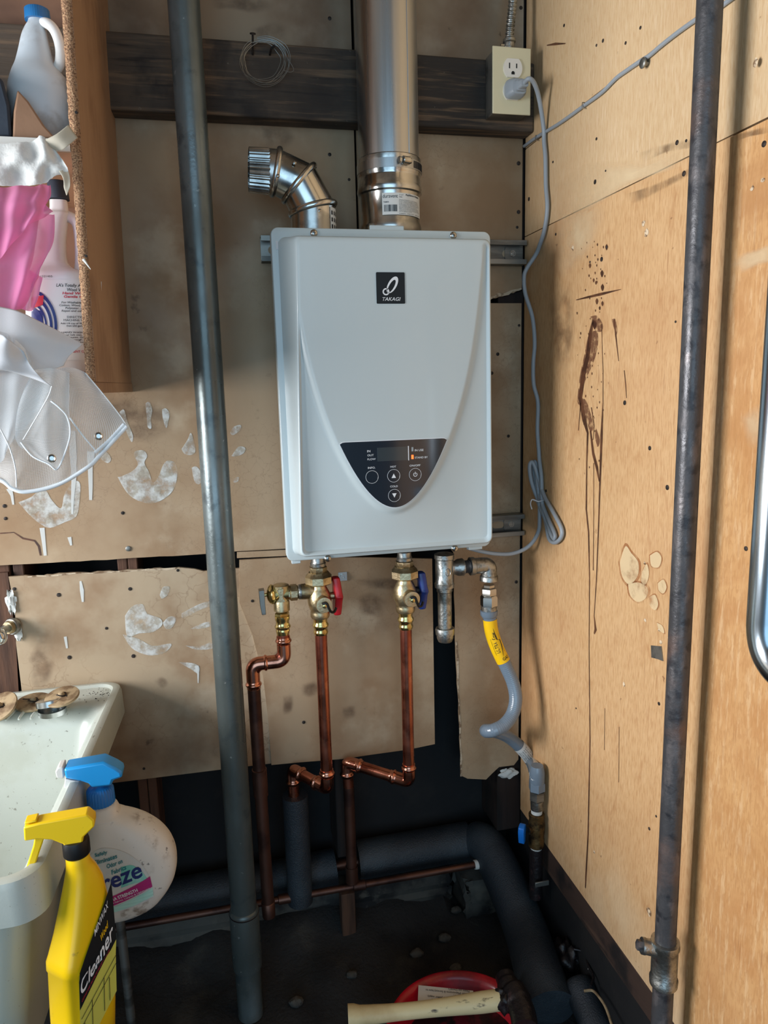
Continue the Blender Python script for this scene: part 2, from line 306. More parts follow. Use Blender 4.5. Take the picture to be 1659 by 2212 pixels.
def emit_mesh(name, g, m, loc, ang=35):
    me = bpy.data.meshes.new(name); L = Vector(loc)
    me.from_pydata([tuple(v - L) for v in g.v], [], g.f); me.materials.append(m); me.update()
    import bmesh
    bm = bmesh.new(); bm.from_mesh(me); bmesh.ops.recalc_face_normals(bm, faces=bm.faces); bm.to_mesh(me); bm.free()
    for p in me.polygons: p.use_smooth = True
    if ang < 180: me.set_sharp_from_angle(angle=math.radians(ang))
    return me
def root_loc(o):
    L = Vector((0, 0, 0))
    while o is not None: L += o.location; o = o.parent
    return L
def part(name, g, m, parent=None, label=None, bevel=0, ang=35, stuff=False, loc=None, recalc=True):
    L = root_loc(parent) if parent else (Vector(loc) if loc else Vector((0, 0, 0)))
    if isinstance(m, str): m = M[m]
    me = emit_mesh(name, g, m, L, ang); o = bpy.data.objects.new(name, me); C.objects.link(o)
    if parent: o.parent = parent
    else: o.location = L
    if label: o['label'] = label
    if stuff: o['kind'] = 'stuff'
    if bevel:
        b = o.modifiers.new('bevel', 'BEVEL'); b.width = bevel; b.segments = 2; b.limit_method = 'ANGLE'; b.angle_limit = math.radians(40); b.harden_normals = False
    return o
def thing(name, label, cat, loc, group=None):
    o = bpy.data.objects.new(name, None); o.empty_display_size = .02; C.objects.link(o); o.location = loc
    o['label'] = label; o['category'] = cat
    if group: o['group'] = group
    return o
def tag(o, label, cat, group=None):
    o['label'] = label; o['category'] = cat
    if group: o['group'] = group
    return o
def struct(name, g, m, label):
    o = part(name, g, m); o['kind'] = 'structure'; o['label'] = label; return o
def text(name, body, m, parent, O, ux=(1, 0, 0), uz=(0, 0, 1), w=None, h=None, shear=0, bold=0, align='LEFT', warp=None, space=1.0):
    cu = bpy.data.curves.new('t', 'FONT'); cu.body = body; cu.shear = shear; cu.offset = bold; cu.align_x = align; cu.resolution_u = 3; cu.space_line = space
    ob = bpy.data.objects.new('t', cu); C.objects.link(ob); dg = bpy.context.evaluated_depsgraph_get()
    me = bpy.data.meshes.new_from_object(ob.evaluated_get(dg)); bpy.data.objects.remove(ob); bpy.data.curves.remove(cu)
    xs = [v.co.x for v in me.vertices]; ys = [v.co.y for v in me.vertices]
    x0, x1, y0, y1 = min(xs), max(xs), min(ys), max(ys)
    sx = w / (x1 - x0) if w else h / (y1 - y0); sy = h / (y1 - y0) if h else sx
    L = root_loc(parent); O = Vector(O); ux = Vector(ux); uz = Vector(uz)
    for v in me.vertices:
        a = (v.co.x - x0) * sx; c = (v.co.y - y0) * sy
        q = warp(a, c) if warp else O + ux * a + uz * c
        v.co = q - L
    me.materials.clear(); me.materials.append(M[m]); me.name = name; me.update()
    o = bpy.data.objects.new(name, me); C.objects.link(o); o.parent = parent; return o
def inst(o, parent, offset):
    c = o.copy(); C.objects.link(c); c.parent = parent; c.location = Vector(o.location) + Vector(offset); return c
def vprof(u, rows, Y):
    """(v, half width in px) rows of a vertical turned piece -> x centre, profile"""
    c = P(u, (rows[0][0] + rows[-1][0]) / 2, Y=Y)
    return c.x, [(P(u, v, Y=Y).z, hw * mpp(c)) for v, hw in rows]
def vrev(g, u, rows, Y, seg=32, X=None, ph=0):
    x, pr = vprof(u, rows, Y); x = x if X is None else X
    g.rev((x, Y, 0), (0, 0, 1), pr, seg, ph=ph); return x
def decal(parent, name, m, pts, off, Y=None, X=None, smooth=True):
    q = [P(u, v, Y=Y, X=X) for u, v in pts]
    if smooth:
        q = crom(q + [q[0]], 4)[:-1]
    d = Vector((0, -off, 0)) if Y is not None else Vector((-off, 0, 0))
    g = G(); g.add([p + d for p in q], [tuple(range(len(q)))]); return part(name, g, m, parent)
def softdecal(parent, name, m, pts, off, Y=None, X=None, core=.35):
    q = crom([P(u, v, Y=Y, X=X) for u, v in pts + [pts[0]]], 5)[:-1]; d = Vector((0, -off, 0)) if Y is not None else Vector((-off, 0, 0))
    c = sum(q, Vector()) / len(q); n = len(q); lv = ((1, 0), (.82, .3), (.6, .75), (core, 1)); vs = [c + (p - c) * s + d for s, a in lv for p in q] + [c + d]
    fs = [(i * n + k, i * n + (k + 1) % n, (i + 1) * n + (k + 1) % n, (i + 1) * n + k) for i in range(3) for k in range(n)] + [(3 * n + k, 3 * n + (k + 1) % n, 4 * n) for k in range(n)]
    o = part(name, G().add(vs, fs), m, parent, ang=180); at = o.data.attributes.new('soft', 'FLOAT', 'POINT')
    for i in range(4):
        for k in range(n): at.data[i * n + k].value = lv[i][1]
    at.data[4 * n].value = 1; return o
def PW(u, v, Y):
    p = P(u, v, Y=Y); return p if p.x < XR - .0055 else P(u, v, X=XR - .0055)
def ribbon(parent, name, m, pts, off, Y=None, X=None):
    """pts (u, v, half width px)"""
    q = [(P(u, v, Y=Y, X=X), hw) for u, v, hw in pts]; d = Vector((0, -off, 0)) if Y is not None else Vector((-off, 0, 0))
    side = Vector((1, 0, 0)) if Y is not None else Vector((0, 1, 0)); g = G(); vs = []
    for i, (p, hw) in enumerate(q):
        t = (q[min(i + 1, len(q) - 1)][0] - q[max(i - 1, 0)][0]).normalized(); nrm = Vector((0, 1, 0)) if Y is not None else Vector((1, 0, 0))
        s = t.cross(nrm).normalized() * hw * mpp(p); vs += [p + s + d, p - s + d]
    g.add(vs, [(2 * i, 2 * i + 1, 2 * i + 3, 2 * i + 2) for i in range(len(q) - 1)]); return part(name, g, m, parent)
def jag(a, b, n, amp):
    """ragged line between two pixels"""
    return [(a[0] + (b[0] - a[0]) * i / n + random.uniform(-amp, amp), a[1] + (b[1] - a[1]) * i / n + random.uniform(-amp, amp)) for i in range(n + 1)]
XR = .5574
# ============================================================ SETTING
def W(x, z, y=0.0): return Vector((x, y, z))
g = G(); g.box((-1.62, .10, .2), (XR + .12, .13, 2.6))
wall_back = struct('wall_back', g, 'siding', 'back wall of stained fibreboard panels nailed over open studs')
g = G(); g.box((XR + .0065, -1.38, .505), (XR + .12, .10, 2.6)); g.box((XR + .012, -1.38, .2), (XR + .12, .10, .5045))
wall_right = struct('wall_right', g, 'siding', 'right wall of warm brown plywood sheets with drips and stains')
g = G()
for a, b in (((-1.66, -2.4, .0), (-1.6, .13, 1.09)), ((-1.66, -2.4, 1.81), (-1.6, .13, 2.6)), ((-1.66, -2.4, 1.09), (-1.6, -1.17, 1.81)), ((-1.66, -.25, 1.09), (-1.6, .13, 1.81))): g.box(a, b)
struct('wall_left', g, 'plaster', 'left wall with the daylight window, outside the frame')
g = G()
for a, b in (((-1.62, -1.17, 1.09), (-1.58, -1.14, 1.81)), ((-1.62, -.28, 1.09), (-1.58, -.25, 1.81)), ((-1.62, -1.14, 1.09), (-1.58, -.28, 1.12)), ((-1.62, -1.14, 1.78), (-1.58, -.28, 1.81))): g.box(a, b)
struct('window_1', g, 'paint', 'white window frame in the left wall')
g = G(); g.box((-1.66, -2.4, 2.6), (XR + .12, .13, 2.65)); struct('ceiling', g, 'ceilwood', 'bare board ceiling')
# ground: lumpy black soil, raised against the wall
g = G(); nx, ny = 90, 70; vs = []
def hgt(x, y):
    t = min(max((y + .8) / .25, 0), 1); t = t * t * (3 - 2 * t)
    z = .05 + t * .28
    z += t * (.012 * math.sin(13 * x + 3 * y) * math.cos(11 * y) + .007 * math.sin(41 * x + 5) * math.sin(37 * y + x * 9) + .004 * math.sin(90 * x) * math.cos(83 * y))
    if y > -.02 and x < .43: z += .03 * min((y + .02) / .08, 1)
    return z
for j in range(ny + 1):
    for i in range(nx + 1):
        x = -1.62 + (XR + 1.64) * i / nx; y = -2.4 + 2.5 * (j / ny) ** .6; vs.append((x, y, hgt(x, y)))
g.add(vs, [(j * (nx + 1) + i, j * (nx + 1) + i + 1, (j + 1) * (nx + 1) + i + 1, (j + 1) * (nx + 1) + i) for j in range(ny) for i in range(nx)])
floor = struct('floor', g, 'dirt', 'uneven black soil ground under the wall')

def panel(m, pts, Y=0.0, th=.006, name='panel', label=None):
    q = [(P(*p, Y=0.0) if isinstance(p, tuple) else p) for p in pts]
    q = [Vector((p.x, Y, p.z)) for p in q]
    g = G(); g.prism(q, (0, th, 0)); return part(name, g, m, wall_back, label, ang=30)
xj = P(758, 40, Y=0).x; xc = P(768, 400, Y=0).x; xe = XR - .004
panel('board_top', [W(-1.55, 1.9), W(xj, 1.9), W(xj, 2.58), W(-1.55, 2.58)], label='darker upper panel')
panel('board_top', [W(xj + .005, 1.9), W(xe, 1.9), W(xe, 2.58), W(xj + .005, 2.58)])
bot = jag((0, 1222), (460, 1196), 16, .8)
panel('board', [W(-1.55, 1.20), W(-1.0, 1.14)] + bot + [(510, 1191), (640, 1184), W(xc, P(640, 1184, Y=0).z), W(xc, 1.9), W(-1.55, 1.9)], label='large panel with white hand smears')
rag = jag((1040, 652), (1110, 632), 9, 2) + jag((1120, 627), (1134, 622), 3, 2)
panel('board', [W(xc + .004, 1.9), W(xc + .004, P(1030, 650, Y=0).z)] + rag + [W(xe, P(1137, 628, Y=0).z), W(xe, 1.9)])
rr_ = jag((981, 1195), (985, 1380), 8, .8) + jag((986, 1400), (998, 1676), 14, 1.4)
panel('board', [W(xe, P(1062, 655, Y=0).z), W(.36, P(1062, 655, Y=0).z), W(.36, 1.2)] + rr_ + [(1010, 1682), (1050, 1684), (1064, 1670), (1078, 1657), (1110, 1653), W(xe, P(1124, 1640, Y=0).z)])
panel('board', [(512, 1193), (642, 1187), (642, 1200), (512, 1206)], Y=.001)
rt = jag((17, 1245), (90, 1244), 4, 1.5) + jag((100, 1242), (400, 1226), 22, 2) + [(420, 1229), (440, 1234), (455, 1232), (600, 1222)]
panel('board_low', rt + [(612, 1646), (480, 1662), (255, 1690), (60, 1712), (48, 1600), (40, 1490), (35, 1400), (33, 1330), (27, 1290)], label='lower panel with ragged top edge')
panel('board', [(517, 1209), (620, 1203), (800, 1203), (932, 1206), (935, 1400), (938, 1605), (905, 1612), (880, 1617), (800, 1628), (740, 1637), (650, 1644), (586, 1650), (580, 1560), (568, 1460), (545, 1370), (517, 1300)], Y=-.0045)
# torn paper-white edges
for pts in ([(987 + random.uniform(-1, 1), 1385 + 292 * i / 16, random.uniform(.8, 2.6)) for i in range(17)],):
    pts = [(986 + 11 * (v - 1385) / 292 + random.uniform(-1, 1), v, h) for u, v, h in pts]; ribbon(wall_back, 'torn_edge', 'torn', pts, .0006, Y=0.0)
ribbon(wall_back, 'torn_edge', 'torn', [(1040 + 7.2 * i, 649 - 2.1 * i + random.uniform(-2, 2), random.uniform(1.5, 4)) for i in range(13)], .0006, Y=0.0)
ribbon(wall_back, 'torn_edge', 'torn', [(60 + 20 * i, 1245 - 1.1 * i + random.uniform(-1.5, 1.5), random.uniform(.6, 2.6)) for i in range(17)], .0006, Y=0.0)
# studs behind the panels
def stud(x0, x1, m, z0=.512, z1=2.55, ye=.099):
    g = G(); g.box((x0, .0085, z0), (x1, ye, z1)); part('stud', g, m, wall_back, bevel=.002)
for u0, u1, v, m in ((-40, 22, 1240, 'stud'), (28, 52, 1232, 'stud'), (253, 275, 1215, 'stud'), (276, 297, 1215, 'stud'), (722, 763, 1660, 'stud_dark')):
    stud(P(u0, v, Y=.0085).x, P(u1, v, Y=.0085).x, m)
stud(P(1074, 1700, Y=.0085).x, XR + .005, 'stud_dark')
g = G(); g.box((P(-60, 1300, Y=0).x, .0, .5), (P(24, 1300, Y=0).x, .008, P(0, 1238, Y=0).z)); part('board_strip', g, 'stud', wall_back, 'bare reddish board at the left edge')
g = G(); g.blob(P(1098, 1670, Y=.0), .019, .008, .009, .25); part('paper_scrap', g, 'paper', wall_back)
# nails
nb = None
def nail(u, v, Y=None, X=None, r=.0035, m='nail', par=None):
    p = P(u, v, Y=Y, X=X); d = (0, -1, 0) if Y is not None else (-1, 0, 0)
    g = G(); g.rev(p + Vector(d) * .0002, d, [(0, r), (.0006, r), (.0011, r * .6)], 12); part('nail_head', g, m, par)
for u, v in [(712, 40), (712, 334), (10, 1093), (12, 1120), (265, 1108), (31, 1272), (127, 1285), (281, 1272), (288, 1417), (150, 1420), (230, 1357), (1125, 17), (1120, 353), (1120, 458), (1117, 491), (1121, 703), (1098, 942), (311, 1660), (545, 1298), (754, 388), (656, 1560), (1115, 1257), (1110, 1120), (384, 1232), (1062, 806), (1075, 765)]:
    nail(u, v, Y=-.0046 if (517 < u < 935 and v > 1209) else 0.0, par=wall_back, r=random.uniform(.0022, .0036))
g = G(); g.rev(P(277, 1185, Y=0), (0, -1, 0), [(0, .0048), (.002, .0044), (.003, .002)], 16); part('bolt_head', g, 'strut', wall_back, 'zinc round bolt head')
# white plaster hand marks (thin smears on the panels)
S = []
for pts in ([(254, 1030), (262, 1029), (285, 1018), (298, 1003), (290, 985), (292, 975), (310, 973), (318, 985), (312, 1000), (322, 1020), (330, 1042), (342, 1030), (352, 1005), (362, 995), (378, 1000), (383, 1025), (376, 1055), (358, 1075), (330, 1087), (300, 1082), (275, 1065)],
            [(40, 1085), (70, 1072), (85, 1055), (100, 1060), (112, 1080), (132, 1098), (140, 1065), (160, 1040), (173, 1045), (172, 1080), (165, 1115), (140, 1128), (108, 1140), (85, 1130), (62, 1110)],
            [(314, 872), (322, 868), (329, 885), (326, 905), (327, 925), (319, 922), (317, 900)], [(350, 885), (358, 882), (366, 893), (363, 912), (359, 925), (352, 905)],
            [(258, 890), (268, 885), (275, 910), (287, 940), (285, 955), (276, 940), (268, 918)], [(216, 985), (228, 975), (240, 990), (234, 1000), (222, 995)],
            [(392, 970), (405, 950), (412, 935), (418, 950), (422, 975), (412, 983), (398, 980)], [(414, 1010), (425, 1008), (436, 1025), (432, 1045), (420, 1040)],
            [(497, 935), (505, 922), (520, 918), (518, 930), (503, 940)], [(500, 985), (515, 965), (530, 968), (525, 980), (508, 986)], [(503, 1035), (515, 1030), (514, 1040), (505, 1042)]):
    decal(wall_back, 'plaster_smear', 'smear', pts, .0006, Y=0.0)
for pts in ([(270, 1330), (285, 1310), (308, 1305), (318, 1325), (345, 1335), (350, 1350), (330, 1365), (300, 1368), (275, 1375)], [(265, 1370), (300, 1380), (330, 1395), (370, 1390), (355, 1410), (320, 1415), (285, 1400)],
            [(345, 1285), (352, 1268), (366, 1268), (362, 1285), (350, 1293)], [(352, 1345), (365, 1332), (380, 1335), (372, 1355), (358, 1358)], [(392, 1325), (430, 1305), (458, 1298), (456, 1308), (430, 1318), (396, 1335)],
            [(412, 1358), (440, 1345), (460, 1343), (458, 1352), (430, 1358)], [(400, 1394), (430, 1396), (460, 1386), (461, 1400), (425, 1403)], [(385, 1430), (415, 1432), (430, 1440), (428, 1455), (412, 1445)]):
    decal(wall_back, 'plaster_smear', 'smear', pts, .0006, Y=0.0)
for pts in ([(157, 930, 6), (158, 980, 7), (160, 1030, 5), (157, 1075, 3), (156, 1110, 2)], [(196, 975, 8), (195, 1010, 5), (196, 1050, 4), (196, 1080, 3)], [(91, 1140, 5), (94, 1165, 4), (98, 1200, 3)], [(150, 1160, 4), (154, 1178, 2)], [(174, 1255, 2), (177, 1275, 4), (179, 1300, 2)], [(20, 1055, 6), (26, 1070, 3), (29, 1090, 2)], [(141, 1375, 3), (145, 1400, 2)], [(425, 1438, 4), (428, 1455, 2), (428, 1475, 1)]):
    ribbon(wall_back, 'plaster_drip', 'smear2', pts, .0009, Y=0.0)
ribbon(wall_back, 'water_stain_rim', 'drip', [(0, 1152, 1.5), (30, 1150, 1), (50, 1163, 2), (75, 1168, 2), (84, 1180, 2.4), (88, 1200, 2)], .0005, Y=0.0)

# ---- right wall sheets
def rpanel(m, yz, X=XR, th=.006, name='plywood_panel', label=None):
    g = G(); g.prism([Vector((X, y, z)) for y, z in yz], (th, 0, 0)); return part(name, g, m, wall_right, label, ang=30)
rpanel('ply_top', [(-.003, 1.8315), (-1.36, 1.8315), (-1.36, 2.58), (-.003, 2.58)])
rpanel('ply_top', [(-.003, 1.6845), (-1.36, 1.6845), (-1.36, 1.8295), (-.003, 1.8295)])
rpanel('ply', [(-.003, .562), (-.546, .558), (-.546, 1.683), (-.003, 1.683)], label='plywood sheet with long brown drips')
rpanel('ply_b', [(-.549, .556), (-1.36, .55), (-1.36, 1.680), (-.549, 1.680)], X=XR - .005, th=.0105, label='orange plywood sheet nearest the camera')
g = G(); g.prism([Vector((XR - .001, -.549, .25)), Vector((XR - .001, -.518, .25)), Vector((XR - .001, -.512, 1.70)), Vector((XR - .001, -.549, 1.70))], (.007, 0, 0)); 
g = G(); g.box((XR + .0022, -1.36, .505), (XR + .006, -.06, .5615)); part('sill_board', g, 'sill', wall_right, bevel=.001)
for u, v in [(1483, 304), (1478, 375), (1286, 393), (1195, 350), (1143, 430), (1201, 506), (1311, 534), (1442, 1053), (1651, 311), (1418, 1763), (1219, 55), (1303, 88), (1352, 93), (1289, 98), (1384, 60), (1463, 308), (1309, 369), (1180, 1060), (1403, 1790), (1245, 1530), (1289, 300), (1612, 1185), (1424, 1520), (1460, 695), (1350, 870), (1404, 968), (1300, 560), (1275, 566)]:
    nail(u, v, X=XR if u < 1520 else XR - .005, par=wall_right, r=random.uniform(.0014, .0034))
for u, v, s in [(1390, 483, 7), (1396, 503, 9), (1238, 535, 6), (1632, 135, 9), (1648, 390, 6), (1625, 408, 6), (1394, 1340, 5), (1424, 1360, 4), (1445, 1378, 4), (1428, 1388, 5), (1402, 1970, 9), (1348, 1478, 5), (1284, 1840, 4), (1393, 1217, 4)]:
    n = 7; p0 = P(u, v, X=XR - (.005 if u > 1520 else 0)); k = mpp(p0)
    g = G(); vs = [p0 + Vector((-.0022, 0, 0))] + [p0 + Vector((-.0004, s * k * random.uniform(.6, 1.3) * math.cos(6.28 * i / n), s * k * random.uniform(.6, 1.4) * math.sin(6.28 * i / n))) for i in range(n)]
    g.add(vs, [(0, 1 + i, 1 + (i + 1) % n) for i in range(n)]); part('splinter', g, 'chip', wall_right)
# drips
for pts in ([(1282, 690, 3), (1276, 720, 7), (1270, 770, 8), (1262, 800, 9), (1254, 860, 8), (1262, 905, 8), (1270, 935, 4), (1268, 1000, 2.5), (1267, 1100, 3), (1272, 1150, 3), (1274, 1250, 2), (1273, 1400, 1.6), (1275, 1600, 2.2), (1271, 1800, 2.6), (1266, 1895, 3), (1265, 1918, 2)],
            [(1300, 700, 1), (1303, 800, 1.2), (1303, 870, 1.5), (1300, 940, 5), (1298, 1000, 4), (1296, 1060, 3), (1293, 1150, 2.4), (1289, 1250, 2), (1284, 1330, 1.4), (1287, 1360, 5), (1284, 1369, 2)],
            [(1276, 930, 3), (1282, 980, 5), (1290, 1010, 5), (1295, 1040, 2)], [(1283, 1000, 1.2), (1283, 1120, 1.2), (1282, 1232, 1.6)], [(1278, 880, 2), (1284, 920, 1.4), (1282, 950, 1)],
            [(1349, 800, 1.4), (1352, 830, 1.6), (1354, 860, 1)], [(1327, 690, 3), (1333, 745, 2), (1337, 780, 1)], [(1255, 870, 2), (1250, 930, 1.2)], [(1307, 1530, .8), (1306, 1620, .8)], [(1338, 1570, .8), (1337, 1690, .8)]):
    ribbon(wall_right, 'varnish_drip', 'drip', pts, .0006, X=XR)
for u, v, s in [(1311, 533, 6), (1275, 573, 5), (1283, 605, 4), (1288, 610, 4), (1301, 590, 7), (1302, 620, 7), (1290, 650, 6), (1285, 700, 9), (1302, 655, 5), (1296, 665, 4), (1292, 560, 3), (1291, 528, 3), (1273, 595, 3), (1336, 560, 1)]:
    decal(wall_right, 'varnish_spot', 'drip', [(u, v - s), (u + s * .5, v), (u, v + s * 1.3), (u - s * .5, v)], .0006, X=XR)
ribbon(wall_right, 'scuff_mark', 'drip', [(1245, 648, .8), (1270, 642, 2.2), (1300, 635, 3), (1325, 629, 1.5), (1342, 625, .6)], .0006, X=XR)
ribbon(wall_right, 'scuff_mark', 'drip', [(1182, 98, 1), (1200, 95, 2.5), (1222, 94, 1)], .0006, X=XR)
for pts in ([(1276, 684), (1290, 682), (1302, 700), (1300, 716), (1285, 712)], [(1272, 720), (1290, 715), (1292, 745), (1285, 775), (1275, 800), (1262, 830), (1256, 870), (1248, 868), (1252, 820), (1262, 770)], [(1256, 860), (1266, 865), (1275, 890), (1284, 920), (1276, 932), (1266, 905)], [(1322, 690), (1330, 690), (1334, 715), (1330, 722)], [(1288, 925), (1296, 950), (1292, 965), (1286, 945)]):
    decal(wall_right, 'varnish_splash', 'splash', pts, .0005, X=XR)
random.seed(21)
for i in range(70):
    v = random.uniform(520, 1010); u = 1282 + (v - 700) * -.02 + random.gauss(0, 14); q = random.uniform(.8, 2.6)
    decal(wall_right, 'varnish_spot', 'drip', [(u, v - q), (u + q * .5, v), (u, v + q * 1.6), (u - q * .5, v)], .00055, X=XR)
# pale stains with darker rims
for pts in ([(1340, 1215), (1352, 1180), (1365, 1195), (1380, 1215), (1378, 1245), (1360, 1262), (1345, 1245)], [(1358, 1262), (1380, 1258), (1400, 1270), (1396, 1292), (1378, 1300), (1362, 1285)], [(1405, 1200), (1420, 1192), (1430, 1205), (1424, 1225), (1408, 1222)],
            [(1388, 1235), (1398, 1218), (1403, 1240), (1396, 1262), (1386, 1256)], [(1422, 1260), (1434, 1252), (1441, 1268), (1434, 1282), (1424, 1275)], [(1404, 1290), (1416, 1285), (1423, 1305), (1416, 1318), (1405, 1308)], [(1420, 1345), (1432, 1352), (1436, 1368), (1424, 1360)]):
    cu = sum(p[0] for p in pts) / len(pts); cv = sum(p[1] for p in pts) / len(pts)
    decal(wall_right, 'stain_rim', 'stainring', [(cu + (u - cu) * 1.2, cv + (v - cv) * 1.16) for u, v in pts], .0004, X=XR)
    decal(wall_right, 'pale_stain', 'stain', pts, .0008, X=XR)
for pts in ([(1575, 575), (1600, 548), (1640, 535), (1680, 520), (1690, 560), (1640, 575), (1600, 592)], [(1600, 900), (1640, 870), (1690, 880), (1680, 960), (1620, 970)]):
    softdecal(wall_right, 'pale_stain', 'stainsoft', pts, .0006, X=XR - .005)
for pts in ([(1195, 400), (1260, 355), (1340, 345), (1420, 345), (1500, 315), (1500, 350), (1430, 375), (1360, 400), (1300, 440), (1250, 470), (1205, 470)], [(1200, 440), (1290, 420), (1310, 470), (1270, 560), (1210, 600), (1195, 520)]):
    softdecal(wall_right, 'pale_stain', 'stainsoft', pts, .0004, X=XR)
for pts in ([(1380, 330), (1430, 312), (1498, 300), (1498, 318), (1440, 330), (1390, 350)], [(1350, 420), (1420, 395), (1498, 360), (1498, 374), (1430, 412), (1370, 440)], [(1185, 650), (1230, 600), (1245, 700), (1230, 800), (1195, 780)]):
    softdecal(wall_right, 'brown_stain', 'brownsoft', pts, .0005, X=XR)
softdecal(wall_right, 'brown_stain', 'brownsoft', [(1583, 292), (1659, 272), (1670, 285), (1620, 296), (1590, 305)], .0006, X=XR - .005)
for pts in ([(455, -20), (520, -25), (590, 10), (560, 30), (500, 22), (460, 18)], [(540, 60), (600, 45), (625, 75), (590, 90), (550, 85)], [(560, 272), (610, 268), (640, 300), (600, 330), (570, 310)]):
    softdecal(wall_back, 'brown_stain', 'brownsoft', pts, .0006, Y=0.0)
for pts in ([(650, 1475), (680, 1468), (695, 1490), (670, 1505), (650, 1498)], [(610, 1500), (632, 1498), (630, 1535), (610, 1540)], [(735, 1525), (765, 1520), (768, 1545), (740, 1555)], [(765, 1290), (800, 1275), (835, 1300), (825, 1330), (780, 1325)], [(760, 1250), (850, 1245), (930, 1262), (880, 1275), (790, 1268)]):
    softdecal(wall_back, 'brown_stain', 'brownsoft', pts, .0054, Y=0.0)
for pts in ([(60, 1420), (100, 1360), (120, 1420), (105, 1480), (70, 1485)], [(330, 1470), (350, 1460), (365, 1475), (350, 1488)], [(205, 860), (300, 858), (380, 900), (330, 960), (240, 930)]):
    softdecal(wall_back, 'brown_stain', 'brownsoft', pts, .0004, Y=0.0)
# green metal patch with a torn centre
g = G(); g.prism([P(u, v, X=XR) for u, v in ((1408, 1394), (1430, 1396), (1434, 1428), (1424, 1424), (1409, 1420))], (-.0015, 0, 0)); o = part('nail_plate', g, 'strut', wall_right, 'small bent metal plate')
tk = tag(part('furniture_tack', G().rev(P(1400, 137, X=XR), (-1, 0, .0), [(0, .003), (.004, .003), (.006, .006), (.008, .0065), (.0095, .005)], 18), 'strut'), 'round grey tack head on the plywood under the stapled wire', 'tack')

# concrete footing in the cavity and by the corner
g = G(); random.seed(3)
def lump(g, a, b, n=7, amp=.008):
    x0, y0, z0 = a; x1, y1, z1 = b; rings = []
    for k in range(n + 1):
        z = z0 + (z1 - z0) * k / n; ring = []
        for px, py in rrect((x0 + x1) / 2, (y0 + y1) / 2, (x1 - x0) / 2, (y1 - y0) / 2, .012, 5):
            ring.append(Vector((px + random.uniform(-amp, amp), py + random.uniform(-amp, amp), z + (random.uniform(-amp, amp) if 0 < k < n else random.uniform(-amp * .5, amp * .5)))))
        rings.append(ring)
    return g.loft(rings)
lump(g, (-.75, .062, .33), (.43, .096, .405)); tag(part('concrete_footing', g, 'concrete', loc=(0, .08, .33), ang=60), 'low sooty concrete footing along the foot of the back wall', 'footing')
pF = P(1030, 1990, Y=.02)
g = G(); lump(g, (P(1000, 1960, Y=.02).x, .0, .30), (P(1075, 1960, Y=.02).x, .095, P(1030, 1885, Y=.02).z), 9, .006); tag(part('concrete_block', g, 'concrete', loc=(pF.x, .04, .31), ang=60), 'rough grey concrete lump standing in the corner beside the black sloping pipe', 'concrete block')
for i, (u, v, s, lb) in enumerate([(985, 1962, .011, 'small pale stone lying left of the concrete lump'), (900, 2040, .014, 'dark flat stone on the soil behind the red bowl'), (960, 2010, .013, 'rounded dark stone just left of the concrete lump foot'), (640, 2160, .013, 'small earth-coloured stone on the soil right of the grey pipe foot'), (760, 2100, .01, 'small stone in the middle of the soil above the mallet handle'), (985, 2070, .012, 'grey stone touching the rear rim of the red bowl')]):
    p = P(u, v, Z=.345); z = hgt(p.x, p.y); g = G(); g.blob((p.x, p.y, z + s * .3), s, s * .8, s * .55, .12, 9, 3, i); tag(part('stone', g, 'concrete', loc=(p.x, p.y, z)), lb, 'stone', 'loose stones on the soil')
# ============================================================ BEAM, STRUTS
g = G(); g.box((-1.2, -.0395, 1.847), (XR - .001, -.0002, 1.955))
bm_ = tag(part('wooden_beam', g, 'beam', loc=(0, 0, 1.85), bevel=.003), 'dark sooty wooden beam nailed across the top of the back wall', 'beam')
def strut(z, x0, label):
    t = thing('strut_channel', label, 'metal channel', (x0, 0, z - .0205), 'zinc strut channels carrying the water heater')
    x1 = .5535
    for nm, a, b in (('channel_back', (x0, -.0035, z - .0205), (x1, -.0005, z + .0205)),):
        g = G(); g.box(a, b); part(nm, g, 'strut', t)
    for s in (1, -1):
        g = G(); zz = z + s * .0205
        prof = [(-.0005, zz), (-.0205, zz), (-.021, zz - s * .0005), (-.021, zz - s * .0085), (-.0175, zz - s * .0088), (-.0175, zz - s * .0065), (-.0195, zz - s * .0065), (-.0195, zz - s * .002), (-.0005, zz - s * .002)]
        g.prism([Vector((x0, y, c)) for y, c in prof], (x1 - x0, 0, 0)); part('channel_flange', g, 'strut', t)
    for xs in np.arange(x0 + .012, x1 - .03, .046):
        g = G(); g.add([Vector((xs + a, -.0038, z + b)) for a, b in rrect(.012, 0, .012, .0065, .0064, 5)], [tuple(range(24))]); part('slot', g, 'board', t)
    g = G(); g.add([], []); q = rrect(0, 0, .0185, .011, .005, 5)
    cx = .535; g.prism([Vector((cx + a * .9, -.0036, z + b)) for a, b in q], (0, -.0022, 0)); part('square_washer', g, 'strut', t, 'pale square washer')
    g = G(); g.rev((cx - .002, -.0058, z), (0, -1, 0), [(0, .0055), (.0015, .0055), (.0015, .0035), (.0008, .0032)], 16); part('screw_head', g, 'galvr', t)
strut(1.6545, .088, 'upper zinc strut channel behind the top edge of the white water heater')
strut(1.162, .115, 'lower zinc strut channel behind the bottom edge of the white water heater')

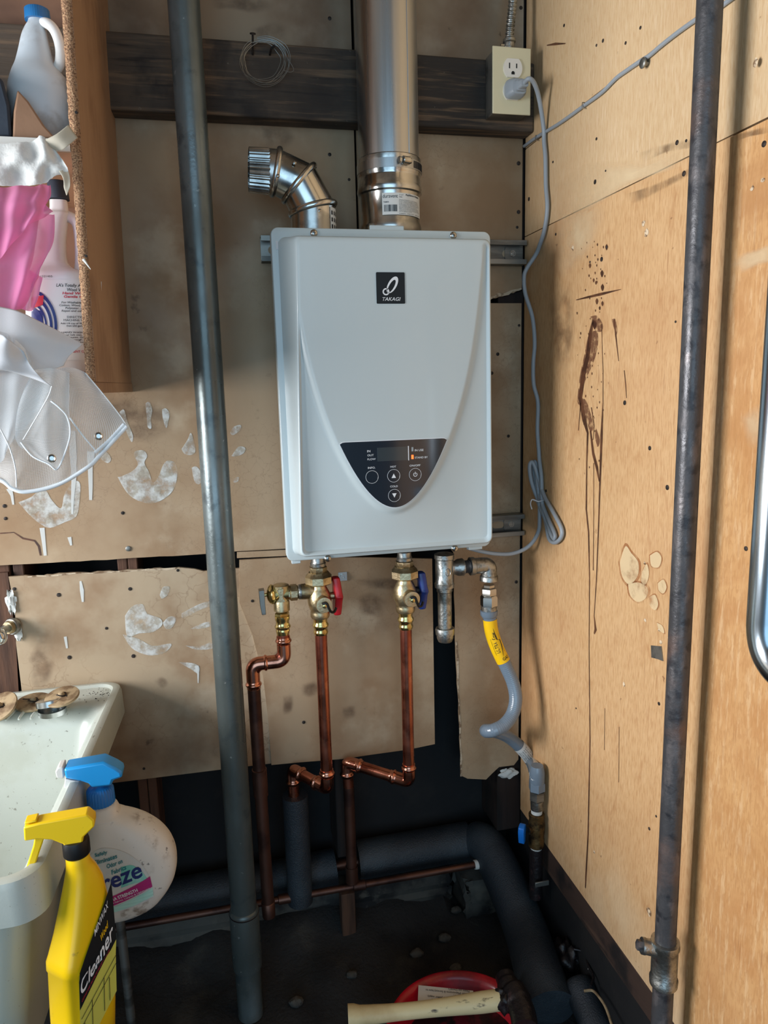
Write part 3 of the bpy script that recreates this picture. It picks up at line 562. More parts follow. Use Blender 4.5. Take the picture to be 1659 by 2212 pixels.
# ============================================================ WATER HEATER
FY = -.15
FX0 = P(583, 700, Y=FY).x; FX1 = P(1059.5, 700, Y=FY).x; FZ1 = 1.6612; FZ0 = 1.1575
FXc = (FX0 + FX1) / 2; FZc = (FZ0 + FZ1) / 2
FX0 = P(584, 492, Y=FY).x; hx = (FX1 - FX0) / 2; FXc = (FX0 + FX1) / 2; hz = (FZ1 - FZ0) / 2
H = thing('water_heater', 'white wall-hung tankless water heater with black control panel', 'water heater', (FXc, -.02, FZ0))
g = G(); g.loft([[Vector((FXc + a, y, FZc + b)) for a, b in rrect(0, 0, hx - .013, hz - .006, .006, 4)] for y in (-.0215, -.147)]); part('case', g, 'casegrey', H, 'grey side of the case')
for x0, x1, m in ((P(790, 490, Y=-.12).x, P(863, 490, Y=-.12).x, 'whitehtr'),):
    g = G(); g.box((x0, -.149, 1.655), (x1, -.146, 1.6675)); part('mounting_tab', g, m, H, bevel=.0015)
g = G(); # flange: rounded sheet with a folded rim
g.loft([[Vector((FXc + a, y, FZc + b)) for a, b in rrect(0, 0, hx - i, hz - i, .011 - i, 8)] for y, i in ((-.132, 0), (-.1485, 0), (-.1497, .0006), (-.15, .0016))]); part('cover_flange', g, 'whitehtr', H, ang=50)
# raised shield-shaped front
def shield_sd(x, z):     # >0 inside the raised shield
    dx = abs(x - .2625); zc = 1.2335 + 12.8 * dx * dx + .044 * (dx / .138) ** 11
    sl = 25.6 * dx + .484 / .138 * (dx / .138) ** 10
    return (z - zc) / math.sqrt(1 + sl * sl)
bx0, bx1, bz0, bz1 = P(600, 520, Y=FY).x, P(1054, 520, Y=FY).x, P(700, 1198, Y=FY).z + .002, P(840, 516, Y=FY).z
fx0a, fx1a = P(645, 1100, Y=-.19).x, P(1049, 1000, Y=-.19).x
def ringpts(cx, cz, hx_, hz_, r, n=480):
    base = rrect(cx, cz, hx_, hz_, r, 12); out = []
    L = [math.dist(base[i], base[(i + 1) % len(base)]) for i in range(len(base))]; T = sum(L); acc = 0; i = 0
    for k in range(n):
        d = T * k / n
        while acc + L[i] < d: acc += L[i]; i += 1
        f = (d - acc) / L[i] if L[i] else 0; a = base[i]; b = base[(i + 1) % len(base)]; out.append((a[0] + (b[0] - a[0]) * f, a[1] + (b[1] - a[1]) * f))
    return out
rings = []; bcx, bcz, bhx, bhz = (bx0 + bx1) / 2, (bz0 + bz1) / 2, (bx1 - bx0) / 2, (bz1 - bz0) / 2
HH = .040
def left_in(z): return .004 + .014 * min(max((z - 1.2) / .42, 0), 1)      # the left side slopes more near the top
for ins, hh in ((0, 0), (.0008, .004), (.002, .25), (.0035, .6), (.0045, .85), (.006, .95), (.008, .985), (.011, 1)):
    h_ = hh if ins == 0 else (hh * HH if hh > .01 else hh)
    ring = []
    for x, z in ringpts(bcx, bcz, bhx - ins, bhz - ins, .012 - ins * .4):
        fr = h_ / HH; x += left_in(z) * fr * max(0, (bcx - x) / bhx) ** 3 - (.002 + .004 * min(max((z - 1.2) / .42, 0), 1)) * fr * max(0, (x - bcx) / bhx) ** 3
        ring.append([x, z, h_])
    rings.append(ring)
last = rings[-1]; K = 100
for k in range(1, K):
    s = 1 - k / K; rings.append([[bcx + (x - bcx) * s, bcz + (z - bcz) * s, HH] for x, z, h_ in last])
for ring in rings[7:]:
    for p in ring:
        sd = shield_sd(p[0], p[1]); t = min(max((sd + .006) / .012, 0), 1); t = t * t * (3 - 2 * t)
        p[2] = HH - .0050 * (1 - t)
        if sd < 0: p[2] -= min(.010, -sd * .09)
g = G(); g.loft([[Vector((x, FY - h_, z)) for x, z, h_ in ring] for ring in rings], caps=False)
n0 = len(g.v) - 480; g.f.append(tuple(range(n0, n0 + 480)))
part('front_cover', g, 'whitehtr', H, ang=180)
for u, v in ((678, 504), (979, 509), (708, 1206), (982, 1184)):
    p = P(u, v, Y=FY); g = G(); g.rev(p, (0, -1, 0), [(0, .0055), (.0012, .0056), (.0028, .0046), (.0038, .0025), (.004, .001)], 20)
    s = part('cover_screw', g, 'screw', H); g = G()
    for a in (0, 1): g.box((p.x - (.0022 if a else .0004), p.y - .0044, p.z - (.0004 if a else .0022)), (p.x + (.0022 if a else .0004), p.y - .0038, p.z + (.0004 if a else .0022)))
    part('cross_recess', g, 'printblk', s)
for a, b in (((625, 1214), (650, 1208)), ((1010, 1190), (1044, 1182))):
    p = P(*a, Y=FY); q = P(*b, Y=FY); g = G(); g.box((p.x + .004, -.146, FZ0 - .0055), (q.x, -.136, FZ0 + .002)); part('bottom_lip', g, 'whitehtr', H, bevel=.001)
g = G(); p = P(598, 530, Y=FY); g.box((p.x - .0015, -.1508, p.z - .006), (p.x + .002, -.1502, p.z + .006)); part('tape_chip', g, 'cloth', H)
FRONT = -.1903
# badge
a = P(812, 588, Y=FRONT); b = P(875, 656, Y=FRONT); bw = b.x - a.x; bh = a.z - b.z; bc = ((a.x + b.x) / 2, (a.z + b.z) / 2)
g = G(); g.prism([Vector((bc[0] + x, FRONT + .0002, bc[1] + z)) for x, z in rrect(0, 0, bw / 2, bh / 2, .0014, 4)], (0, -.0009, 0)); badge = part('badge', g, 'badge', H, 'black square badge with white lettering')
text('lettering', 'TAKAGI', 'print', badge, (a.x + bw * .2, FRONT - .0010, b.z + bh * .09), w=bw * .64, h=bh * .115, shear=.25, bold=.006)
def ering(cx, cz, ra, rb, rot, t0, t1, off=(0, 0), n=40, y=FRONT - .0010):
    vs = []
    for k in range(n):
        q = 2 * math.pi * k / n; c, s = math.cos(rot), math.sin(rot)
        for r_a, r_b, ox in ((ra, rb, 0), (ra * t0, rb * t1, 1)):
            x = r_a * math.cos(q) + ox * off[0]; z = r_b * math.sin(q) + ox * off[1]; vs.append(Vector((cx + x * c - z * s, y, cz + x * s + z * c)))
    return vs, [(2 * k, 2 * k + 1, (2 * k + 3) % (2 * n), (2 * k + 2) % (2 * n)) for k in range(n)]
g = G(); g.add(*ering(bc[0] + bw * .06, bc[1] + bh * .10, bh * .30, bh * .145, math.radians(58), .78, .56, (-bh * .05, 0)))
g.add(*ering(bc[0] - bw * .17, bc[1] - bh * .12, bh * .115, bh * .115, 0, .62, .62)); part('emblem', g, 'print', badge)
# control panel
pz1 = P(850, 955, Y=FRONT).z; pzb = P(850, 1096, Y=FRONT).z; pxc = .2625; pw = .0845; ph_ = pz1 - pzb
pts = []
for k in range(33):
    w_ = pw * (1 - 2 * k / 32); pts.append((pxc + w_, pzb + ph_ * (abs(w_) / pw) ** 1.93))
tr = [(pxc + pw - .001, pz1 + .0005), (pxc + pw - .004, pz1 + .0022), (pxc + pw - .008, pz1 + .0026)]; tl_ = [(pxc - pw + .008, pz1 + .0026), (pxc - pw + .004, pz1 + .0022), (pxc - pw + .001, pz1 + .0005)]
outl = pts + tl_[::-1] + tr[::-1]
g = G(); g.prism([Vector((pxc + (x - pxc) * 1.012, FRONT + .0002, z + (.0012 if z > pz1 else -.0010))) for x, z in outl], (0, -.0005, 0)); part('panel_rim', g, 'print', H, 'thin white outline of the panel')
g = G(); g.prism([Vector((x, FRONT + .0001, z)) for x, z in outl], (0, -.0011, 0)); CP = part('control_panel', g, 'panelblk', H, 'glossy black control panel')
PY = FRONT - .0013
def cp(cx, cy): return P(700 + cx * .18083, 920 + cy * .18083, Y=PY)
def rectp(nm, m, x0, y0, x1, y1, th=.0003):
    a = cp(x0, y1); b = cp(x1, y0); g = G(); g.box((a.x, PY - th, a.z), (b.x, PY + .0004, b.z)); return part(nm, g, m, CP)
rectp('display', 'lcd', 640, 245, 995, 425, .0002); rectp('divider_line', 'print', 1006, 240, 1012, 412)
o = rectp('indicator_light', 'ledoff', 1046, 253, 1066, 304); o['label'] = 'unlit grey indicator'
o = rectp('indicator_light', 'led', 1045, 346, 1068, 396); o['label'] = 'glowing orange indicator'
for s, x0, y1, x1, y0 in (('IN', 515, 316, 552, 288), ('OUT', 518, 364, 592, 337), ('FLOW', 518, 411, 616, 384), ('IN USE', 1083, 304, 1187, 274), ('STAND BY', 1083, 391, 1238, 361), ('INFO.', 524, 514, 612, 486), ('HOT', 792, 500, 860, 474), ('ON/OFF', 1021, 487, 1150, 458), ('COLD', 790, 735, 880, 708)):
    a = cp(x0, y1); b = cp(x1, y0); text('lettering', s, 'print', CP, (a.x, PY - .0004, a.z), w=b.x - a.x, h=abs(b.z - a.z), bold=.008)
for i, (cx, cy, r) in enumerate(((572, 610, 78), (831, 595, 78), (1088, 580, 76), (839, 830, 76))):
    c = cp(cx, cy); rr = r * .18083 * mpp(c); g = G(); g.rev(c + Vector((0, .0002, 0)), (0, -1, 0), [(0, rr), (.0005, rr), (.0006, rr * .97), (.0006, rr * .93), (.0004, rr * .92)], 40); bt = part('button', g, 'panelblk', CP)
    vs, fs = ering(c.x, c.z, rr, rr, 0, .955, .955, y=PY - .0009, n=48); part('button_outline', G().add(vs, fs), 'print', bt)
    k = 1 if i == 1 else -1
    if i in (1, 3):
        g = G(); q = rr * .36; g.add([(c.x - q, PY - .0009, c.z - k * q * .95), (c.x + q, PY - .0009, c.z - k * q * .95), (c.x, PY - .0009, c.z + k * q * .95)], [(0, 1, 2)]); part('arrow_mark', g, 'print', bt)
    if i == 2:
        g = G(); vs = []; n = 24
        for j in range(n + 1):
            q = math.radians(125 + 290 * j / n); vs += [(c.x + rr * .33 * math.cos(q), PY - .0009, c.z + rr * .33 * math.sin(q)), (c.x + rr * .24 * math.cos(q), PY - .0009, c.z + rr * .24 * math.sin(q))]
        g.add(vs, [(2 * j, 2 * j + 1, 2 * j + 3, 2 * j + 2) for j in range(n)]); g.box((c.x - rr * .05, PY - .0010, c.z), (c.x + rr * .05, PY - .0008, c.z + rr * .42)); part('power_mark', g, 'print', bt)

# ============================================================ EXHAUST VENT AND INTAKE ELBOW
VY = -.078; VX = P(839, 300, Y=VY).x
EV = thing('exhaust_vent', 'straight stainless steel vent pipe rising from the top of the heater', 'vent pipe', (VX, VY, 1.657))
g = G(); g.rev((VX, VY, 0), (0, 0, 1), [(1.765, .0478), (2.58, .0478)], 64, caps=False); g.rev((VX, VY, 0), (0, 0, 1), [(1.766, .0465), (2.58, .0465)], 48, caps=False); part('pipe', g, 'steel', EV)
g = G(); q = math.radians(-62); p = Vector((VX + .0478 * math.cos(q), VY + .0478 * math.sin(q), 0)); g.rev(p + Vector((0, 0, 1.78)), (0, 0, 1), [(0, .0011), (.8, .0011)], 8); part('seam', g, 'steel', EV)
g = G(); g.rev((VX, VY, 0), (0, 0, 1), [(1.658, .0455), (1.668, .0495), (1.674, .0500), (1.680, .049), (1.684, .0470), (1.7225, .0475), (1.7255, .0485), (1.7275, .0512), (1.732, .0522), (1.737, .0512), (1.739, .0505), (1.7475, .0505), (1.750, .0495), (1.7525, .0500), (1.754, .0508), (1.778, .0508), (1.7795, .0495), (1.7795, .0482)], 72, caps=False); AD = part('adapter', g, 'galv', EV, 'beaded stainless appliance adapter')
g = G(); g.rev((VX, VY, 0), (0, 0, 1), [(1.757, .0510), (1.757, .0517), (1.771, .0517), (1.771, .0510)], 72, caps=False); HC = part('hose_clamp', g, 'steel', EV, 'worm-drive hose clamp')
# worm housing on the right front of the band
ca = math.radians(-72); ct = Vector((-math.sin(ca), math.cos(ca), 0)); cr = Vector((math.cos(ca), math.sin(ca), 0)); cc = Vector((VX, VY, 1.766)) + cr * .0555
g = G(); g.rev(cc - ct * .010, ct, [(0, .0052), (.001, .006), (.012, .006), (.013, .0045), (.015, .0045)], 18); part('worm_housing', g, 'galv', HC)
g = G(); g.rev(cc - ct * .0165, ct, [(0, .0045), (.0025, .0048), (.006, .003)], 6); part('clamp_screw', g, 'screw', HC)
g = G()
for k in range(15):
    q = math.radians(-55 + 3.2 * k); a = Vector((math.cos(q), math.sin(q), 0)); t = Vector((-math.sin(q), math.cos(q), 0)); p = Vector((VX, VY, 1.764)) + a * .0518
    g.prism([p - t * .0008 - Vector((0, 0, .0052)), p + t * .0004 - Vector((0, 0, .0052)), p + t * .0008 + Vector((0, 0, .0052)), p - t * .0004 + Vector((0, 0, .0052))], a * .0004)
part('clamp_slots', g, 'printblk', HC, stuff=True)
# curved label wrapped on the adapter
LA0, LA1, LZ0, LZ1 = math.radians(-118), math.radians(-25), 1.6885, 1.7205
def wrap(cx, cy, r, a0):
    return lambda s, t, z0=0: None
def vlab(s, t, r=.0481): q = LA0 + s / .0481; return Vector((VX + r * math.cos(q), VY + r * math.sin(q), LZ0 + t))
g = G(); n = 24; vs = [];
for k in range(n + 1):
    s = (LA1 - LA0) * .0481 * k / n; vs += [vlab(s, 0), vlab(s, LZ1 - LZ0)]
g.add(vs, [(2 * k, 2 * k + 2, 2 * k + 3, 2 * k + 1) for k in range(n)]); VL = part('paper_label', g, 'paperlab', EV, 'white printed label around the adapter')
def vt(body, s, t, w=None, h=None, m='printblk', bold=0): text('lettering', body, m, VL, (0, 0, 0), w=w, h=h, bold=bold, warp=lambda a, c: vlab(s + a, t + c, .0484))
vt('duravent', .0010, .0245, w=.0235, h=.0055); vt('Appliance Adapter', .0375, .0275, w=.0330, h=.0036, bold=.02); vt('3" to 4"\nDiam.', .0270, .0250, w=.0068, h=.0052)
vt('TG46KA', .0020, .0175, w=.0085, h=.0022, bold=.02)
LOR = ['Tested and listed for use with category II,', 'III and IV gas burning appliances as specified', 'in the manufacturer installation instructions.', 'Install in accordance with instructions. Contact', 'local building or fire officials about restrictions', 'and installation inspection in your area.', 'Maintain clearance to combustible materials.', 'Refer to instructions for clearances and other', 'requirements. For maximum flue gas temperature', 'see the appliance manual.']
vt('\n'.join(LOR), .0262, .0040, w=.0460, h=.0185); vt('810002574     EVENT 76.TR     MADE IN USA', .0265, .0012, w=.045, h=.0013)
g = G(); s = .003; random.seed(5)
while s < .0235:
    w_ = random.choice([.0004, .0004, .0008, .0011]); g.add([vlab(s, .0045, .0484), vlab(s + w_, .0045, .0484), vlab(s + w_, .0145, .0484), vlab(s, .0145, .0484)], [(0, 1, 2, 3)]); s += w_ + random.choice([.0004, .0006, .0009])
part('barcode', g, 'printblk', VL, stuff=True)

IX, IY = .1655, -.092
IE = thing('intake_elbow', 'shiny galvanised duct elbow turned left on top of the heater', 'duct elbow', (IX, IY, 1.657))
ec = [Vector((IX, IY, 1.657)), P(675, 452, Y=IY), P(646, 396, Y=IY), P(596, 372, Y=IY), P(536, 367, Y=IY)]
ec[0].x = ec[1].x = (ec[0].x + ec[1].x) / 2; ER = .0345
def mitre(i):
    d0 = (ec[i] - ec[i - 1]).normalized() if i else None; d1 = (ec[i + 1] - ec[i]).normalized() if i < 4 else None
    return (d0 + d1).normalized() if d0 and d1 else (d0 or d1)
def gring(i, r, n=48, off=0):
    nn = mitre(i); Yd = Vector((0, 1, 0)); a = nn.cross(Yd).normalized(); k = 1 / max(.8, (nn.dot((ec[i] - ec[i - 1]).normalized()) if i else 1))
    return [ec[i] + nn * off + a * (r * k * math.cos(6.28318 * j / n)) + Yd * (r * math.sin(6.28318 * j / n)) for j in range(n)]
for i in range(3):
    r0 = ER * (1.02, .99, .955)[i]; r1 = ER * (1.0, .96, .93)[i]
    g = G(); g.loft([gring(i, r0), gring(i + 1, r1)], caps=False); part('duct_gore', g, 'galv', IE)
for i in (1, 2, 3):
    g = G(); R0 = ER * (0, 1.0, .97, .935)[i]; rs = []
    for k in range(13):
        q = math.pi * (k / 12) - math.pi / 2; rs.append(gring(i, R0 + .0042 * math.cos(q), off=.0048 * math.sin(q)))
    g.loft(rs, caps=False); part('swivel_bead', g, 'galv', IE)
d = (ec[4] - ec[3]).normalized(); cr_ = lambda q: 1 + .035 * math.cos(30 * q)
g = G(); L_ = (ec[4] - ec[3]).length; g.rev(ec[3], d, [(0, ER * .93), (L_ * .28, ER * .93)], 60, caps=False); part('duct_gore', g, 'galv', IE)
g = G(); g.rev(ec[3] + d * L_ * .26, d, [(0, ER * .93), (.003, ER * .92), (L_ * .72, ER * .885)], 240, caps=False, rf=cr_); g.rev(ec[3] + d * L_ * .26, d, [(0, ER * .85), (L_ * .72, ER * .85)], 120, caps=False, rf=cr_); part('crimped_collar', g, 'galv', IE, 'crimped open end of the duct')
g = G(); vs = []
for k in range(7):
    q = math.radians(-50 + 8 * k); vs += [(ec[0].x + ER * 1.03 * math.cos(q), IY + ER * 1.03 * math.sin(q), 1.664), (ec[0].x + ER * 1.03 * math.cos(q), IY + ER * 1.03 * math.sin(q), 1.699)]
g.add(vs, [(2 * k, 2 * k + 2, 2 * k + 3, 2 * k + 1) for k in range(6)]); IL = part('paper_label', g, 'paperlab', IE)
g = G()
for k in range(9): q0 = math.radians(-46 + (k % 3) * 11); z = 1.668 + .010 * (k // 3); g.add([(ec[0].x + ER * 1.036 * math.cos(q0 + a), IY + ER * 1.036 * math.sin(q0 + a), z + b) for a, b in ((0, 0), (.1, 0), (.1, .006), (0, .006))], [(0, 1, 2, 3)])
part('label_print', g, 'printblk', IL, stuff=True)
for u, v in ((560, 380), (636, 352), (690, 455)):
    p = P(u + 40 if u == 560 else u, v, Y=IY - .032); g = G(); g.rev(p, (0, -1, .3), [(0, .003), (.002, .0028), (.003, .0015)], 10); part('sheet_screw', g, 'screw', IE)

# ============================================================ OUTLET, CONDUIT, CORD
BY = -.080
a = P(1063, 99, Y=BY); b = P(1145, 250, Y=BY); ox0, ox1, oz0, oz1 = a.x + .0003, b.x, b.z, a.z
OB = thing('outlet_box', 'ivory electrical outlet box on the right end of the dark beam', 'outlet', ((ox0 + ox1) / 2, -.04, oz0))
g = G(); g.box((ox0 + .003, BY + .001, oz0 + .003), (ox1 - .003, -.0405, oz1 - .003)); part('box_body', g, 'strut', OB, bevel=.002)
g = G(); g.box((ox0, BY - .0018, oz0), (ox1, BY + .001, oz1)); part('cover_plate', g, 'ivory', OB, 'ivory steel cover plate', bevel=.0012)
def receptacle(u, v):
    c = P(u, v, Y=BY - .0018); R = .0172; q = []
    for k in range(40):
        t = 6.28318 * k / 40; q.append((R * math.cos(t) * .93, max(-.0138, min(.0138, R * 1.0 * math.sin(t)))))
    g = G(); g.prism([Vector((c.x + x, c.y + .0004, c.z + z)) for x, z in q], (0, -.0028, 0)); r = part('receptacle', g, 'outlet', OB)
    y = c.y - .0026
    for x0, z0, x1, z1 in ((-.0070, -.001, -.0052, .0072), (.0052, -.0002, .0070, .0066)):
        g = G(); g.box((c.x + x0, y - .0001, c.z + z0), (c.x + x1, y + .002, c.z + z1)); part('slot', g, 'black', r)
    g = G(); g.prism([Vector((c.x + .0028 * math.cos(t), y - .0001, c.z - .0075 + (.0028 * math.sin(t) if math.sin(t) > 0 else -.0022 if abs(math.cos(t)) < .99 else 0))) for t in [6.28318 * k / 20 for k in range(20)]], (0, .002, 0)); part('ground_hole', g, 'black', r)
    return c
receptacle(1107, 148); RC = receptacle(1106, 197)
g = G(); g.rev(P(1108, 172, Y=BY - .0018), (0, -1, 0), [(0, .003), (.001, .0028), (.0016, .0012)], 14); part('plate_screw', g, 'ivory', OB)
FC = thing('flexible_conduit', 'spiral flexible metal conduit running up from the outlet box', 'conduit', (P(1100, 98, Y=-.06).x, -.06, oz1))
g = G(); p = P(1100, 97, Y=-.06); p.z = oz1 - .002; g.rev(p, (0, 0, 1), [(0, .0105), (.004, .0105), (.004, .0085), (.016, .0085), (.018, .0105), (.022, .0105), (.022, .008)], 24); part('connector', g, 'galvr', FC)
g = G(); g.rev(p + Vector((-.013, 0, .012)), (1, 0, 0), [(-.002, .003), (.004, .003)], 10); part('clamp_screw', g, 'screw', FC)
path = crom([p + Vector((0, 0, .018)), P(1102, 60, Y=-.058), P(1108, 0, Y=-.055), P(1112, -80, Y=-.05), P(1108, -260, Y=-.05), P(1104, -420, Y=-.05)], 60)
g = G(); dd = 0; rs = []
for k in range(len(path)):
    if k: dd += (path[k] - path[k - 1]).length
    rs.append(.0062 + .0011 * math.sin(dd / .0062 * 2 * math.pi))
g.tube(path, rs, 18); part('spiral_jacket', g, 'galvr', FC)
PC = thing('power_cord', 'grey power cord with moulded plug and tied bundle beside the heater', 'cord', tuple(RC))
pa = RC + Vector((0, -.0030, 0)); pb = P(1132, 180, Y=-.112)
g = G(); dirv = (pb - pa).normalized(); sx = Vector((1, 0, .0)); rings = []
for t, a_, b_ in ((0, .0135, .0125), (.12, .0155, .0145), (.45, .0145, .0135), (.62, .0115, .011), (.64, .009, .0085), (.78, .0088, .008), (.8, .0075, .0068), (1.08, .0058, .0055)):
    c = pa.lerp(pb, t); rings.append([c + Vector((x, 0, z)) for x, z in rrect(0, 0, a_, b_, min(a_, b_) * .55, 4)])
g.loft(rings); part('plug', g, 'cord', PC, 'moulded grey plug')
cp_ = [pb, PW(1143, 170, -.122), PW(1155, 182, -.118), PW(1166, 220, -.105), PW(1176, 290, -.09), PW(1179, 340, -.085), PW(1180, 400, -.085), PW(1183, 450, -.085), PW(1176, 500, -.08), PW(1160, 545, -.07), PW(1138, 580, -.06), PW(1132, 600, -.058), PW(1135, 635, -.06), PW(1150, 685, -.07), PW(1155, 740, -.075), PW(1152, 785, -.075), PW(1153, 830, -.078), PW(1162, 870, -.08), PW(1161, 930, -.085), PW(1165, 985, -.085), PW(1170, 1030, -.085), PW(1172, 1085, -.085), PW(1180, 1130, -.085), PW(1187, 1164, -.088)]
# the bundle: loops folded on themselves
b2 = cp_ + [PW(1200, 1172, -.095), PW(1213, 1160, -.098), PW(1213, 1140, -.096), PW(1195, 1105, -.094), PW(1178, 1075, -.092), PW(1165, 1040, -.088), PW(1156, 1010, -.084), PW(1149, 998, -.08), PW(1144, 1008, -.078), PW(1148, 1040, -.076), PW(1162, 1080, -.075), PW(1178, 1120, -.073), PW(1193, 1158, -.072),
            PW(1199, 1163, -.066), PW(1198, 1150, -.064), PW(1180, 1110, -.066), PW(1166, 1070, -.068), PW(1155, 1030, -.068), PW(1152, 1003, -.070), PW(1157, 1000, -.078), PW(1161, 1040, -.084), PW(1166, 1090, -.088), PW(1166, 1135, -.088), PW(1155, 1165, -.085), PW(1135, 1185, -.08), PW(1105, 1196, -.078), PW(1070, 1196, -.078), PW(1035, 1190, -.078), PW(1010, 1183, -.08)]
g = G(); g.tube([Vector((min(q.x, XR - .006), q.y, q.z)) for q in crom(b2, 8)], .0036, 12); part('cable', g, 'cord', PC)
g = G(); g.tube(crom([P(1149, 1100, Y=-.10), P(1146, 1088, Y=-.10), P(1150, 1079, Y=-.10), P(1162, 1083, Y=-.105), P(1172, 1081, Y=-.104), P(1181, 1079, Y=-.10), P(1176, 1086, Y=-.07), P(1160, 1084, Y=-.066), P(1152, 1080, Y=-.08)], 6), .0010, 8); part('twist_tie', g, 'cloth', PC, 'white wire tie')
# stapled wire on the right wall
WR = thing('stapled_wire', 'thin grey wire stapled in a rising line across the plywood wall', 'wire', tuple(P(1155, 296, X=XR - .003)))
pts = [(1127, 318), (1160, 296), (1200, 272), (1228, 253), (1262, 228), (1300, 200), (1330, 170), (1350, 155), (1385, 131), (1403, 120), (1430, 97), (1470, 66), (1508, 40), (1545, 22), (1590, -10), (1700, -90)]
g = G(); g.tube(crom([P(u, v, X=XR - .003) if u > 1140 else Vector((XR - .003, -.004, P(1141, 312, X=XR).z)) for u, v in pts], 6), .0027, 10); part('cable', g, 'cord', WR)
for u, v in ((1262, 228), (1161, 298)):
    p = P(u, v, X=XR - .004); g = G(); g.tube([p + Vector((.003, 0, -.004)), p + Vector((-.003, 0, -.004)), p + Vector((-.0035, 0, 0)), p + Vector((-.003, 0, .004)), p + Vector((.003, 0, .004))], .0008, 6); part('staple', g, 'screw', WR)
# nail and coil of wire on the beam
n0 = P(546, 96, Y=-.05)
g = G(); g.tube([P(546, 118, Y=-.041), P(546, 96, Y=-.052), P(546, 72, Y=-.060)], .0017, 10); g.rev(P(546, 74, Y=-.060), (0, -.4, .6), [(0, .0045), (.0015, .0045), (.002, .003)], 14)
tag(part('long_nail', g, 'nail', loc=tuple(P(546, 118, Y=-.041))), 'long rusty nail driven into the dark beam holding wire', 'nail')
tag(part('bent_nail', G().tube([P(583, 118, Y=-.041), P(586, 105, Y=-.056), P(594, 98, Y=-.060)], .0017, 10), 'nail', loc=tuple(P(583, 118, Y=-.041))), 'short bent nail in the dark beam right of the wire coil', 'nail')
WC = thing('wire_coil', 'loose coil of thin clear wire hanging on the dark beam nail', 'wire', tuple(P(550, 110, Y=-.05))); random.seed(11)
for k in range(8):
    pts = []; ex = random.uniform(-9, 9); sz = random.uniform(.78, 1.12); rot = random.uniform(-.16, .12)
    for j in range(15):
        q = 2 * math.pi * j / 14 + math.pi / 2 + .4; x = 50 * sz * math.cos(q); y = -50 * sz * math.sin(q) + 4
        x, y = x * math.cos(rot) - y * math.sin(rot), x * math.sin(rot) + y * math.cos(rot); pts.append(P(572 + ex + x + random.uniform(-2, 2), 128 + y + random.uniform(-2, 2), Y=-.050 - .001 * k))
    g = G(); g.tube(crom(pts, 5), .0004, 6); part('wire_loop', g, 'wire', WC)
g = G(); g.tube(crom([P(610, 95, Y=-.05), P(618, 120, Y=-.052), P(634, 148, Y=-.056), P(628, 156, Y=-.056), P(612, 152, Y=-.055)], 6), .00055, 6); part('wire_tail', g, 'wire', WC)
